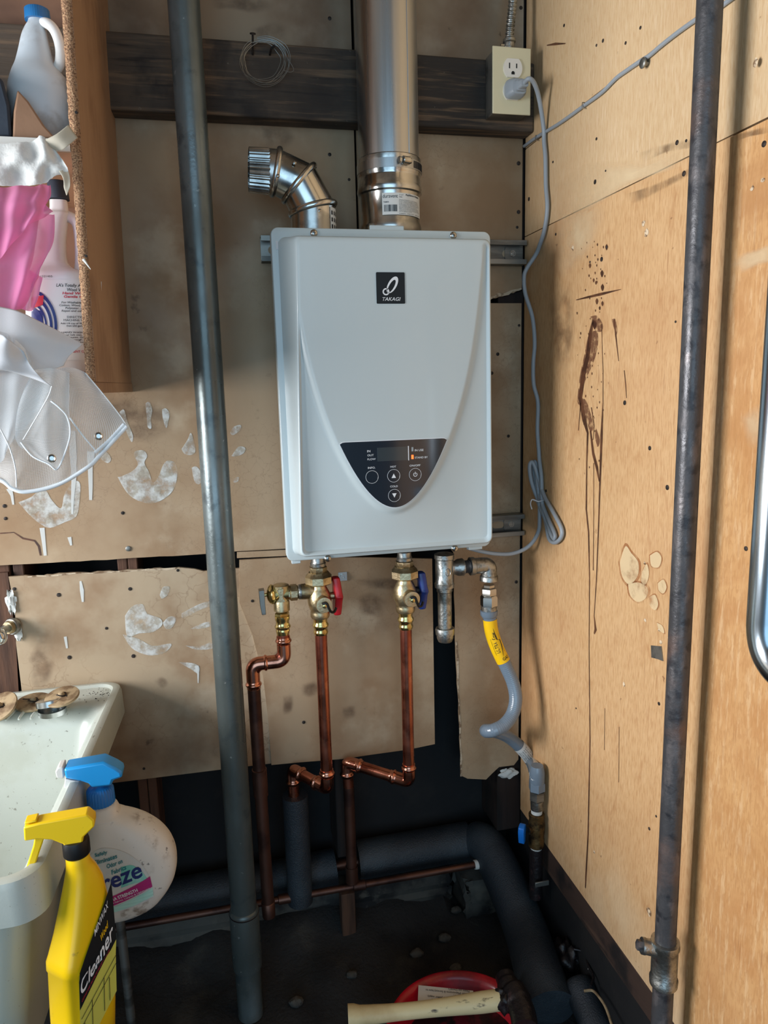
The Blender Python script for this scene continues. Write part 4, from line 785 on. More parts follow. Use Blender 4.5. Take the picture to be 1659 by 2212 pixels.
# ============================================================ WATER LINES UNDER THE HEATER
VYP = -.092
def knot(g, c, d, r, k=1):      # rolled press bead
    c = Vector(c); g.rev(c, d, [(-.006 * k, r * 1.04), (-.0045 * k, r * 1.10), (-.003 * k, r * 1.12), (-.002 * k, r * 1.26), (0, r * 1.34), (.002 * k, r * 1.26), (.003 * k, r * 1.12), (.0075 * k, r * 1.12), (.0075 * k, r)], 28, caps=False)
def valve(kind, u, dv, hm, lab, xh):
    s = 1.0
    c = P(u, 1292 + dv, Y=VYP); X0 = c.x; k = mpp(c)
    T = thing(kind, lab, 'valve', (X0, VYP, P(u, 1368 + dv, Y=VYP).z))
    z = lambda v: P(u, v + dv, Y=VYP).z
    def piece(nm, m, rows, seg=32, ph=0, label=None, ang=35):
        g = G(); g.rev((X0, VYP, 0), (0, 0, 1), [(z(v), hw * k) for v, hw in rows], seg, ph=ph); return part(nm, g, m, T, label, ang=ang)
    piece('threaded_nipple', 'galvr', [(1224, 16), (1216, 17), (1213, 15), (1204, 15)])
    piece('hex_collar', 'brass', [(1236, 18), (1234, 19.5), (1224, 19.5), (1222, 17)], 8, .39)
    piece('union_nut', 'brass', [(1262, 24), (1258, 30), (1244, 30), (1240, 26), (1235, 22)], 8, .2, 'brass union nut')
    piece('valve_body', 'brass', [(1334, 19), (1330, 21), (1322, 21), (1318, 20), (1314, 22), (1304, 25), (1296, 26), (1284, 24.5), (1272, 19), (1265, 15), (1258, 17)], ang=60)
    g = G()
    piece('press_adapter', 'brassb', [(1370, 14.5), (1366, 16), (1363, 16), (1360, 14.6), (1356, 14.8), (1353, 17.2), (1350, 18), (1347, 17.2), (1344, 15.2), (1340, 15.2), (1338, 15.6), (1331, 17.2), (1328, 16)], label='bright brass press adapter')
    # drain port facing the camera
    dp = Vector((X0 + 2 * k, VYP, z(1295))); d = Vector((.03, -1, .02)).normalized()
    g = G(); g.rev(dp, d, [(0, 12 * k), (.022, 12 * k), (.022, 15.5 * k), (.024, 16.5 * k), (.026, 16.5 * k), (.030, 17.5 * k), (.036, 17.5 * k), (.0385, 16.6 * k), (.039, 8 * k)], 36); cap = part('drain_cap', g, 'brass', T, 'round brass drain cap facing forward')
    g = G(); g.rev(dp + d * .0385, d, [(0, 5.5 * k), (.0045, 5.2 * k), (.005, 4.2 * k)], 20); part('cap_stud', g, 'brassb', cap)
    q = dp + d * .041
    g = G(); g.tube(crom([q + Vector((-5 * k, -.001, 4 * k)), q + Vector((4 * k, -.002, 5.5 * k)), q + Vector((9 * k, -.001, -6 * k)), q + Vector((14 * k, .004, -16 * k)), q + Vector((22 * k, .010, -19 * k)), q + Vector((27 * k, .014, -12 * k))], 6), .0022, 10); part('cap_strap', g, 'blackrub', T, 'black rubber cap strap')
    # handle: stem to the right, butterfly lever turned in line with the pipe
    hxp = P(xh, 1289 + dv, Y=VYP).x; zc = z(1289)
    g = G(); g.rev((X0 + 14 * k, VYP, zc), (1, 0, 0), [(0, 12 * k), (.006, 12 * k), (.006, 8 * k), (hxp - X0 - 14 * k, 8 * k)], 20); part('valve_stem', g, 'blackrub' if hm == 'bluepl' else 'brass', T)
    prof = [(.0, .0333), (.010, .0325), (.0125, .020), (.0115, .008), (.0165, .0), (.0115, -.008), (.0125, -.022), (.010, -.033), (.0, -.034), (-.008, -.033), (-.0105, -.02), (-.010, -.008), (-.015, 0), (-.010, .008), (-.0105, .02), (-.008, .0325)]
    g = G(); rings = []
    for x_, sc in ((0, .86), (.002, .97), (.006, 1), (.0105, .97), (.0125, .88)):
        rings.append([Vector((hxp - .006 + x_ + .004 * (1 - min(abs(zz) / .03, 1)), VYP - .002 + yy * sc, zc + zz * (1 - (1 - sc) * .35))) for yy, zz in prof])
    g.loft(rings); part('handle', g, hm, T, ('red' if hm == 'redpl' else 'blue') + ' butterfly handle', bevel=.0012, ang=50)
    return T, X0, z
HV, HX, hz_ = valve('hot_isolation_valve', 690, 0, 'redpl', 'brass isolation valve with red handle under the left of the heater', 726)
CV, CX, cz_ = valve('cold_isolation_valve', 875, -12, 'bluepl', 'brass isolation valve with blue handle under the right of the heater', 909)
g = G(); p = P(740, 1245, Y=-.0048); g.box((p.x - .008, -.0062, p.z - .008), (p.x + .008, -.0047, p.z + .008)); g.rev((p.x, -.006, p.z), (0, -1, 0), [(0, .005), (.003, .005), (.003, .003), (.001, .0028)], 14); part('bracket_screw', g, 'screw', wall_back)
# relief valve on the left branch
RV = thing('relief_valve', 'cast brass pressure relief valve with a metal test lever at far left', 'valve', tuple(P(608, 1330, Y=VYP)))
c = P(607, 1282, Y=VYP); k = mpp(c); zc = c.z; rx = c.x
g = G(); g.rev((rx, VYP, 0), (0, 0, 1), [(P(609, v, Y=VYP).z, hw * k) for v, hw in ((1321, 13), (1318, 17.5), (1300, 17.5), (1296, 16), (1292, 15), (1270, 18), (1264, 18), (1262, 14))], 32); part('valve_body', g, 'brass', RV, ang=50)
g = G(); g.rev((rx, VYP, zc), (-1, 0, 0), [(-.012, 15 * k), (.010, 17 * k), (.012, 20 * k), (.016, 22 * k), (.0195, 19 * k), (.0225, 13 * k), (.0242, 5 * k)], 32); g.rev((rx, VYP, zc), (-1, 0, 0), [(.022, 4 * k), (.036, 4 * k)], 12); part('spring_cap', g, 'brassb', RV, 'round spring housing')
g = G(); g.prism([Vector((rx - .003 + a, VYP - .014, zc + b)) for a, b in ((-.004, .012), (.006, .012), (.004, -.002), (.008, -.010), (-.005, -.010), (-.001, -.002))], (0, -.0035, 0)); part('bonnet_rib', g, 'brass', RV)
g = G(); g.rev((rx, VYP, zc), (1, 0, 0), [(.008, 14 * k), (.014, 15 * k), (.016, 18 * k), (.026, 18 * k), (.028, 15 * k)], 8, ph=.39); part('hex_end', g, 'brass', RV)
g = G(); g.rev((rx, VYP, zc), (1, 0, 0), [(.028, 14 * k), (.030, 16.5 * k), (.0335, 16.5 * k), (.034, 15.5 * k)], 24); part('thread_sealed_nipple', g, 'galvr', RV)
g = G(); g.rev((rx, VYP, zc), (1, 0, 0), [(.034, 17 * k), (.042, 17.5 * k), (.050, 15 * k), (.060, 14 * k), (HX - rx, 13 * k)], 28); part('side_branch', g, 'brass', HV)
pts = [P(u, v, Y=VYP - .012) for u, v in ((559, 1277), (571, 1275), (572, 1290), (575, 1328), (566, 1329), (562, 1310))]
g = G(); g.prism(pts, (0, .016, 0)); part('test_lever', g, 'strut', RV, 'flat zinc test lever', bevel=.0008)
def vp(nm, m, rows, par, X0, u, seg=32, ph=0, label=None):
    g = G(); cc = P(u, (rows[0][0] + rows[-1][0]) / 2, Y=VYP); g.rev((X0, VYP, 0), (0, 0, 1), [(P(u, v, Y=VYP).z, hw * mpp(cc)) for v, hw in rows], seg, ph=ph); return part(nm, g, m, par, label)
vp('hex_nut', 'brassb', [(1336, 15), (1334, 16), (1324, 16), (1322, 14)], RV, rx, 609, 6, .2)
vp('press_adapter', 'brassb', [(1370, 13.5), (1363, 15), (1361, 15), (1358, 14.5), (1355, 17), (1352, 17.4), (1349, 15), (1342, 14), (1338, 16), (1330, 16)], RV, rx, 609)
# copper runs
PR = .0104
def run(nm, label, pts, r, m, beads, bm_='copperfit', elb=None, cat='pipe', bend=.018):
    T = thing(nm, label, cat, tuple(pts[0]))
    g = G(); g.tube(fillet(pts, bend, 10), r, 24); part('pipe', g, m, T, ang=60)
    for c, d in beads:
        g = G(); knot(g, c, d, r); part('press_bead', g, bm_, T, ang=60)
    for el in (elb or []):
        g = G(); g.tube(fillet(el, bend, 10), r * 1.12, 24); part('elbow', g, bm_, T, ang=60)
    return T
hz0 = P(690, 1368, Y=VYP).z; hb = P(694, 1706, Y=VYP).z
e1 = Vector((HX, VYP, hb)); e2 = P(635, 1652, Z=hb); e2 = P(632, 1662, Y=-.012); e3 = Vector((e2.x, e2.y, e2.z - .16))
dh = (e2 - e1).normalized(); up = Vector((0, 0, 1))
T = T_hot = run('hot_water_pipe', 'bright copper hot water pipe dropping from the red-handled valve', [Vector((HX, VYP, hz0)), e1, e2, e3], PR, 'copper',
    [(e1 + up * .030, up), (e1 + dh * .028, dh), (e2 - dh * .026, dh), (e2 - up * .024, up)],
    elb=[[e1 + up * .024, e1, e1 + dh * .024], [e2 - dh * .022, e2, e2 - up * .022]])
cz0 = P(875, 1358, Y=VYP).z; cb = P(875, 1690, Y=VYP).z
c1 = Vector((CX, VYP, cb)); c2 = P(749, 1646, Y=-.022); c3 = Vector((c2.x + .002, c2.y, P(745, 1895, Y=c2.y).z)); dc = (c2 - c1).normalized()
T2 = run('cold_water_pipe', 'bright copper cold water pipe dropping from the blue-handled valve', [Vector((CX, VYP, cz0)), c1, c2, c3 + up * .19], PR, 'copper',
    [(c1 + up * .028, up), (c1 + dc * .030, dc), (c2 - dc * .026, dc), (c2 - up * .024, up)],
    elb=[[c1 + up * .024, c1, c1 + dc * .024], [c2 - dc * .022, c2, c2 - up * .022]])
g = G(); g.tube([c3 + up * .20, c3], PR * .98, 20); g.rev(c3, up, [(.020, PR), (.022, PR * 1.15), (.0, PR * 1.15), (-.012, PR * 1.2)], 24); part('old_pipe', g, 'copperold', T2, 'older brown copper length')
# left copper line from the relief valve
PL = [Vector((rx, VYP, P(609, 1366, Y=VYP).z)), P(612, 1436, Y=VYP), P(545, 1436, Y=VYP), P(542, 1470, Y=VYP)]
PL[1].z = PL[2].z = (PL[1].z + PL[2].z) / 2 + .004; PL[1].x = rx; pe = P(581, 1978, Y=-.085); PL[3] = PL[2].lerp(pe, .12)
RL = thing('relief_drain_pipe', 'copper drain line bending left from the relief valve down behind the grey pipe', 'pipe', tuple(PL[0]))
dn = (pe - PL[2]).normalized()
g = G(); g.tube(fillet([PL[0], PL[1], PL[2], PL[2] + dn * .05], .024, 10), PR, 24); part('pipe', g, 'copper', RL, ang=60)
g = G(); g.tube(fillet([PL[1] + up * .030, PL[1], PL[1] - Vector((.030, 0, 0))], .024, 12), PR * 1.13, 24); part('elbow', g, 'copperfit', RL, ang=60)
g = G(); g.tube(fillet([PL[2] + Vector((.026, 0, 0)), PL[2], PL[2] + dn * .030], .024, 12), PR * 1.13, 24); part('elbow', g, 'copperfit', RL, ang=60)
for c, d in ((PL[1] + up * .036, up), (PL[1] + Vector((-.032, 0, 0)), (1, 0, 0)), (PL[2] + dn * .036, dn)):
    g = G(); knot(g, c, d, PR); part('press_bead', g, 'copperfit', RL, ang=60)
g = G(); g.tube([PL[2] + dn * .040, pe], PR * 1.05, 24); part('old_pipe', g, 'copperold', RL, 'old brown copper pipe', ang=60)
q = PL[2].lerp(pe, .40); g = G(); g.rev(q, dn, [(-.001, PR), (0, PR * 1.25), (.050, PR * 1.22), (.051, PR)], 24); part('coupling', g, 'copperold', RL, ang=60)
g = G(); g.rev(pe, -dn, [(-.002, PR * .5), (0, PR * 1.12), (.028, PR * 1.18), (.030, PR)], 24); part('end_cap', g, 'copperold', RL, ang=60)

# ============================================================ GREY DRAIN PIPE (left) and BLACK PIPE (right)
DX, DY, DR = -.0088, -.12, .0222
DP = thing('grey_drain_pipe', 'tall grey metal drain pipe running from ceiling to soil left of the heater', 'pipe', (DX, DY, .33))
zb = P(538, 2190, Y=DY).z
g = G(); g.rev((DX, DY, 0), (0, 0, 1), [(zb, DR), (2.599, DR)], 64, caps=True); part('pipe', g, 'ironpipe', DP, ang=60)
g = G(); z0, z1 = P(536, 2085, Y=DY).z, P(533, 1960, Y=DY).z; g.rev((DX, DY, 0), (0, 0, 1), [(z0, DR), (z0 - .001, DR * 1.12), (z0 + .004, DR * 1.15), (z1 - .006, DR * 1.14), (z1 - .002, DR * 1.10), (z1, DR)], 48, caps=False); part('coupling', g, 'ironpipe', DP, 'slip coupling near the foot', ang=60)
g = G(); z1 = P(533, 1968, Y=DY).z; g.rev((DX, DY, 0), (0, 0, 1), [(z1 - .003, DR * 1.13), (z1, DR * 1.17), (z1 + .003, DR * 1.02)], 48, caps=False); part('coupling_rim', g, 'tar', DP, ang=60)
BX, BYp, BR = .5245, -.556, .0130
a = P(1462.5, 1500, Y=BYp); BX = a.x
BP = thing('black_iron_pipe', 'tall rusty black iron pipe standing against the right plywood wall', 'pipe', (BX, BYp, .33))
BR = min(BR, XR - .0055 - BX - .001)
g = G(); g.rev((BX, BYp, 0), (0, 0, 1), [(.2, BR), (2.599, BR)], 56); part('pipe', g, 'blackpipe', BP, ang=60)
zt0, zt1 = P(1442, 2122, Y=BYp).z, P(1445, 2030, Y=BYp).z
g = G(); BRc = BR * 1.30
g.rev((BX, BYp, 0), (0, 0, 1), [(zt0, BR), (zt0, BRc * 1.02), (zt0 + .008, BRc * 1.05), (zt0 + .010, BRc * .96), (zt1 - .010, BRc * .96), (zt1 - .008, BRc * 1.06), (zt1, BRc * 1.04), (zt1, BR)], 40, caps=False); part('tee_fitting', g, 'galvr', BP, 'grey galvanised tee', ang=60)
g = G(); p = Vector((BX, BYp, zt1 - .014)); d = Vector((-.85, .25, .18)).normalized(); g.rev(p, d, [(.010, BR * .8), (.024, BR * .75), (.026, BR * .8), (.030, BR * .78)], 24); part('tee_branch', g, 'galvr', BP); g = G(); g.rev(p, d, [(.030, BR * .55), (.036, BR * .5)], 6); part('plug', g, 'blackpipe', BP)
# chrome bar close to the camera on the right
hb_ = P(1650, 1000, X=.505); hbx, hby = .505, hb_.y
u0 = P(1614, 1372, X=.50)
BARR = .0160; by_ = P(1632, 1100, X=.49); 
MB_ = thing('metal_bar', 'polished metal bar with a rounded lower bend at the right edge', 'bar', tuple(by_))
zlow = P(1659, 1470, X=.49).z + .004
bt_ = Vector((.49, by_.y - .0215, 0))
pts = fillet([Vector((.49, bt_.y, 1.65)), Vector((.49, bt_.y, zlow + .008)), Vector((.49, bt_.y - .14, zlow + .008))], .045, 14)
g = G(); g.tube([Vector((.52, bt_.y, 1.69))] + [Vector((.49, bt_.y, 1.65))] * 0 + pts, BARR, 28); part('bar', g, 'chromebar', MB_, ang=60)

# ============================================================ GAS LINE
GY = -.092
gc = P(960, 1240, Y=GY); gk = mpp(gc); GX = gc.x
GT = thing('gas_tee', 'galvanised gas tee with capped drip leg under the right of the heater', 'pipe fitting', (GX, GY, P(963, 1390, Y=GY).z))
def gz(v): return P(961, v, Y=GY).z
def gp(nm, m, rows, label=None, seg=36, ph=0):
    g = G(); g.rev((GX, GY, 0), (0, 0, 1), [(gz(v), hw * gk) for v, hw in rows], seg, ph=ph); return part(nm, g, m, GT, label)
gp('tee_body', 'galvr', [(1270, 17), (1268, 21), (1260, 21.5), (1257, 19.5), (1208, 19.5), (1206, 21.5), (1197, 21.5), (1195, 17)])
gp('drip_nipple', 'galvr', [(1356, 14.8), (1279, 15.2), (1277, 17), (1268, 17)], 'plain nipple of the drip leg')
gp('cap', 'galvr', [(1387, 8), (1385, 15), (1378, 18), (1371, 18.5), (1370, 20.5), (1360, 21.5), (1356, 20), (1355, 16)], 'forged pipe cap')
tz = gz(1228)
g = G(); g.rev((GX, GY, tz), (1, 0, 0), [(14 * gk, 15.5 * gk), (24 * gk, 15 * gk), (30 * gk, 18.5 * gk), (41 * gk, 19.5 * gk), (43 * gk, 18 * gk), (43 * gk, 12 * gk)], 32); part('tee_branch', g, 'galvr', GT)
g = G(); g.rev((GX, GY, tz), (1, 0, 0), [(a * gk, (14.5 if i % 2 else 13) * gk) for i, a in enumerate(range(42, 62, 2))], 28); part('threads', g, 'blackpipe', GT)
ex = P(1056, 1240, Y=GY).x; ez = gz(1228)
g = G(); g.rev((GX, GY, tz), (1, 0, 0), [(58 * gk, 15 * gk), (58 * gk, 20 * gk), (67 * gk, 20 * gk), (69 * gk, 17.5 * gk)], 32); g.rev((ex, GY, 0), (0, 0, 1), [(gz(1263), 14 * gk), (gz(1262), 20 * gk), (gz(1253), 20 * gk), (gz(1250), 17.5 * gk)], 32)
g.tube(fillet([Vector((GX + 67 * gk, GY, tz)), Vector((ex, GY, ez)), Vector((ex, GY, gz(1252)))], .019, 14), 17.5 * gk, 32); part('elbow', g, 'galvr', GT, 'galvanised elbow', ang=50)
g = G(); g.tube(crom([Vector((GX + 2 * gk + 5.5 * gk * math.cos(a), GY - 19.8 * gk, gz(1232) + 8 * gk * math.sin(a))) for a in np.linspace(0, 6.2832, 14)], 2), .0006, 6); part('cast_mark', g, 'galvr', GT)
GH = thing('gas_hose', 'grey coated flexible gas hose with yellow tag looping down in the corner', 'hose', (ex, GY, gz(1320)))
def hp(nm, m, rows, seg=32, ph=0, label=None):
    g = G(); g.rev((ex, GY, 0), (0, 0, 1), [(P(1055, v, Y=GY).z, hw * gk) for v, hw in rows], seg, ph=ph); return part(nm, g, m, GH, label)
hp('adapter_nut', 'screw', [(1286, 15), (1284, 17.5), (1272, 17.5), (1270, 16), (1268, 13), (1263, 13)], 6, .3)
hp('flare_nut', 'screw', [(1310, 15), (1308, 19), (1290, 19), (1286, 16)], 6, .5, 'large zinc flare nut')
hp('ferrule', 'galvr', [(1321, 17), (1308, 17.5)], 32)
hp('hose_collar', 'greyhose', [(1335, 14), (1332, 16), (1328, 19), (1319, 19.5), (1317, 16)])
hpts = [P(1057, 1326, Y=GY), P(1062, 1365, Y=GY), P(1074, 1400, Y=-.095), P(1093, 1440, Y=-.10), P(1108, 1475, Y=-.106), P(1114, 1510, Y=-.114), P(1107, 1542, Y=-.122), P(1090, 1565, Y=-.130), P(1068, 1577, Y=-.132), P(1052, 1579, Y=-.120), P(1052, 1578, Y=-.098), P(1070, 1580, Y=-.078), P(1098, 1592, Y=-.062), P(1128, 1618, Y=-.055), P(1148, 1645, Y=-.052), P(1157, 1668, X=.5375), P(1160, 1690, X=.5375)]
hc = crom(hpts, 12)
g = G(); dd = 0; rs = []
hc = crom(hpts, 40)
for i in range(len(hc)):
    if i: dd += (hc[i] - hc[i - 1]).length
    rs.append(.0121 + .00010 * math.sin(dd / .0036 * 2 * math.pi))
g.tube(hc, rs, 26); part('hose', g, 'greyhose', GH, ang=60)
# yellow tag wrapped round the hose
seg0, seg1 = 24, 138
def tubeframe(i):
    t = (hc[min(i + 1, len(hc) - 1)] - hc[max(i - 1, 0)]).normalized(); view = (Vector(CAM) * 0 + Vector((0, -1, 0))); f = (view - t * view.dot(t)).normalized(); s = t.cross(f); return hc[i], t, f, s
def on_hose(i, q, r=.01255):
    i = max(0, min(len(hc) - 2, i)); i0 = int(i); fr = i - i0; a = tubeframe(i0); b = tubeframe(i0 + 1); c = a[0].lerp(b[0], fr); return c + a[2] * (r * math.cos(q)) + a[3] * (-r * math.sin(q))
# which sign of q goes right in the picture
g = G(); rings = [[on_hose(i, q) for q in np.linspace(-2.2, 2.2, 20)] for i in np.linspace(14, 108, 30)]
g.loft(rings, caps=False, closed=False); YL = part('yellow_tag', g, 'yellowlab', GH, 'yellow printed tag', ang=180)
LEN = sum((hc[i + 1] - hc[i]).length for i in range(16, 132)); 
sgn = 1 if (on_hose(60, .5) - on_hose(60, -.5)).x > 0 else -1
def tagmap(a, c, i_start, q0, along=True, r=.0128):
    """a runs up along the hose (towards its top), c runs to the left"""
    return on_hose(i_start - a / LEN * 116, sgn * (q0 - c / r), r)
def tt(body, i_start, q0, w, h, bold=0, shear=0): text('lettering', body, 'printblk', YL, (0, 0, 0), w=w, h=h, bold=bold, shear=shear, warp=lambda a, c: tagmap(a, c, i_start, q0))
tt('ULTRA', 86, .02, .0225, .0066, .012, .15); tt('flow', 54, .12, .0160, .0076, .012)
tt('FLEXIBLE GAS CONNECTOR', 88, -.65, .034, .0016); tt('MFD FOR INDOOR OR OUTDOOR USE ANSI Z21.24', 88, .75, .040, .0015)
text('lettering', 'GAS', 'printblk', YL, (0, 0, 0), w=.0135, h=.0054, bold=.015, warp=lambda a, c: on_hose(103 - c / LEN * 116, sgn * (-.15 + a / .0128), .0128))
g = G(); vs = []
for j in range(25):
    t = j / 24; i = 96 - 68 * t; q = .55 * math.sin(math.pi * (t * 1.0 + .0)) * (1 if t < .55 else .2) - .15 * t; wd = .16 * math.sin(math.pi * t) ** .7 + .01
    vs += [on_hose(i, sgn * (q + .1), .0128), on_hose(i, sgn * (q + .1 + wd), .0128)]
g.add(vs, [(2 * j, 2 * j + 1, 2 * j + 3, 2 * j + 2) for j in range(24)]); part('swoosh_mark', g, 'printblk', YL)
g = G(); rings = [[on_hose(i, q, .0127) for q in np.linspace(-2.4, 2.4, 18)] for i in np.linspace(508, 622, 26)]
g.loft(rings, caps=False, closed=False); WL = part('paper_tag', g, 'paperlab', GH, 'crinkled white printed tag', ang=180)
for j, (i0, q0) in enumerate(((588, -.75), (588, -.45), (588, -.15), (588, .15), (588, .45), (588, .75))):
    text('lettering', ['INSTALLATION AND USE', 'MAX CAPACITY BTU/HR 0.5 IN. W.C.', 'DO NOT REUSE CONNECTOR', 'LENGTH 24 IN.  NOMINAL 3/4', 'WARNING USE ONLY IN ACCORDANCE', 'ANSI Z21.24 CSA 6.10'][j], 'printblk', WL, (0, 0, 0), w=.040, h=.0018, warp=lambda a, c, i0=i0, q0=q0: on_hose(i0 + 16 - a / .0004 * .9, sgn * (q0 - c / .0127), .0130))
# lower valve stack
LX = .5375; q = P(1160, 1690, X=LX); LY = q.y; lk = mpp(q)
def lz(v): return P(1158, v, Y=LY).z
SV = thing('gas_shutoff_valve', 'dirty brass gas shutoff valve with bright blue handle at the corner foot', 'valve', (LX, LY, lz(1835)))
def lp(nm, m, rows, par, seg=28, ph=0, label=None):
    g = G(); g.rev((LX, LY, 0), (0, 0, 1), [(lz(v), hw * lk) for v, hw in rows], seg, ph=ph); return part(nm, g, m, par, label)
lp('hose_collar', 'greyhose', [(1692, 15), (1688, 16.5), (1668, 16.5), (1660, 15), (1654, 13)], GH); lp('swivel_nut', 'greyhose', [(1708, 15), (1706, 18), (1690, 18), (1688, 15)], GH, 6, .3); lp('coupling_nut', 'strut', [(1728, 14), (1726, 17), (1708, 17)], GH, 6, .1)
lp('thread_tape', 'paper', [(1760, 12), (1747, 12)], SV); lp('nipple', 'galvr', [(1748, 13), (1728, 14)], SV)
lp('valve_body', 'brassdark', [(1828, 15), (1826, 17), (1810, 17), (1806, 16), (1795, 18), (1778, 18), (1768, 16), (1764, 17), (1758, 17), (1756, 14)], SV); lp('thread_tape', 'paper', [(1835, 12), (1826, 13)], SV)
g = G(); hzz = lz(1787); g.rev((LX, LY, hzz), (-1, -.25, 0), [(.008, .008), (.020, .008)], 16); part('valve_stem', g, 'brassdark', SV)
hpv = Vector((LX - .026, LY - .006, hzz)); prof = [(-.007, .008), (.002, .011), (.010, .009), (.011, .0), (.007, -.010), (.006, -.024), (-.004, -.025), (-.007, -.012), (-.009, .0)]
g = G(); g.prism([hpv + Vector((a * .6, a * .8 + .0, b)) for a, b in prof], Vector((-.009, .007, 0))); part('handle', g, 'bluebr', SV, 'bright blue lever handle', bevel=.0015)
GP = thing('gas_riser', 'short black gas riser pipe below the blue-handled shutoff in the dark corner', 'pipe', (LX, LY, .36))
lpz = lz(1832); g = G(); g.rev((LX, LY, 0), (0, 0, 1), [(.455, .0125), (lpz, .0125)], 24); part('pipe', g, 'tar', GP)
g = G(); q = P(1165, 1893, Y=LY); g.box((q.x - .018, LY - .022, q.z - .005), (q.x + .010, LY - .0185, q.z + .005)); part('pipe_strap', g, 'strut', GP, bevel=.001)

# ============================================================ CAVITY PIPES
FR_ = .042
fa = P(150, 1880, Y=.045)
def fpt(u, v, Y): return P(u, v, Y=Y)
IP = thing('insulated_pipe', 'black foam-covered pipe crossing the cavity then sloping forward along the right wall', 'insulated pipe', tuple(P(600, 1860, Y=.05)))
zz = P(900, 1836, Y=.052).z
g = G(); g.tube([Vector((P(772, 1850, Y=.05).x, .052, zz)), Vector((.462, .050, zz + .003))], .0385, 32); part('foam_sleeve', g, 'foam', IP, ang=60)
g = G(); g.tube([Vector((-.9, .052, zz - .02)), Vector((.06, .052, zz - .012)), Vector((P(724, 1855, Y=.05).x, .052, zz - .006))], .036, 32); part('foam_sleeve', g, 'foam', IP, ang=60)
g = G(); g.tube([Vector((-.9, .052, zz - .02)), Vector((.46, .052, zz))], .011, 16); part('inner_pipe', g, 'copperold', IP, ang=60)
top = e2 + Vector((0, 0, -.052)); g = G(); g.tube([Vector((e2.x + .002, e2.y - .001, top.z)), Vector((e2.x + .002, e2.y - .001, zz - .02))], .024, 28); part('foam_sleeve', g, 'foam', T_hot, 'black foam sleeve over the pipe end', ang=60)
sp = [Vector((.472, .045, zz + .006)), P(1060, 1838, Y=.0), P(1128, 1990, Y=-.12), P(1163, 2100, Y=-.225), P(1188, 2180, Y=-.29)]
spc = crom(sp, 8); nr = len(spc); g = G(); g.tube(spc, [.0375 + .0075 * (i / (nr - 1)) for i in range(nr)], 36); part('foam_sleeve', g, 'foam', IP, 'thick sloping foam sleeve', ang=60)
for i, (u, v, s, lb) in enumerate([(1275, 2205, .026, 'offcut of black foam sleeve beside the lower end of the sloping pipe'), (1318, 2165, .028, 'glossy wet black foam offcut against the right wall foot')]):
    p = P(u, v, Z=.37); g = G(); g.tube(crom([p + Vector((0, .05, .035)), p + Vector((.0, 0, .012)), p + Vector((-.0, -.09, -.01))], 8), [s * x for x in ([.75, .85, .95, 1] + [1] * 13)], 28); tag(part('foam_offcut', g, 'foam' if i == 0 else 'tar', loc=tuple(p), ang=60), lb, 'foam piece', 'black foam offcuts')
p = P(1225, 2065, Z=.40); g = G(); g.blob(p, .022, .03, .022, .3, 14, 3, 2); tag(part('tar_lump', g, 'tar', loc=tuple(p), ang=180), 'black tarry rag lump right of the sloping black pipe', 'rag')
p = P(1278, 2062, Z=.41)
tag(part('white_strip', G().prism([P(u, v, Z=.415) for u, v in ((1254, 2040), (1262, 2036), (1270, 2052), (1282, 2085), (1280, 2100), (1270, 2096), (1262, 2070))], (0, 0, .004)), 'whitepl', loc=tuple(p), bevel=.001), 'small dirty white plastic strip leaning behind the tarry rag', 'plastic strip')
for pts, m, lb in (([(1240, 2050), (1262, 2058), (1272, 2088), (1282, 2110), (1276, 2130)], 'tar', 'thin dark wire curling over the tarry rag'), ([(1262, 2141), (1280, 2140), (1295, 2155), (1310, 2180), (1325, 2225)], 'rubbeige', 'stiff beige cable lying between the two foam offcuts')):
    q = [P(u, v, Z=.43 if i != 1 else .43) for i, (u, v) in enumerate(pts)]; g = G(); g.tube(crom(q, 6), .0022, 8); tag(part('loose_wire', g, m, loc=tuple(q[0])), lb, 'wire', 'loose wires in the corner rubbish')
# thin copper pipe low across the cavity
tc0, tc1 = P(330, 1968, Y=-.0), P(1022, 1864, Y=-.0)
TC = thing('low_copper_pipe', 'thin dull copper pipe running level low across the dark cavity', 'pipe', tuple(tc1)); zt = (tc0.z + tc1.z) / 2
g = G(); g.tube([Vector((-.9, -.018, zt)), Vector((tc1.x - .002, -.018, zt))], .0068, 18); part('pipe', g, 'copperold', TC, ang=60)
for u in (775, 612): g = G(); g.rev((P(u, 1900, Y=-.018).x, -.018, zt), (1, 0, 0), [(-.012, .0082), (-.011, .0096), (.012, .0096), (.013, .0082)], 18); part('coupling', g, 'copperold', TC)
g = G(); g.rev((tc1.x, -.018, zt), (1, 0, 0), [(-.004, .009), (.0, .0095), (.012, .009)], 18); part('white_ring', g, 'paint', TC)
WS = P(748, 1960, Y=.03)
g = G(); g.box((WS.x - .014, .0, .33), (WS.x + .014, .03, P(748, 1910, Y=.03).z)); tag(part('wooden_stake', g, 'stud', loc=(WS.x, .02, .33), bevel=.002), 'short brown wooden stake standing below the copper cold pipe', 'stake')

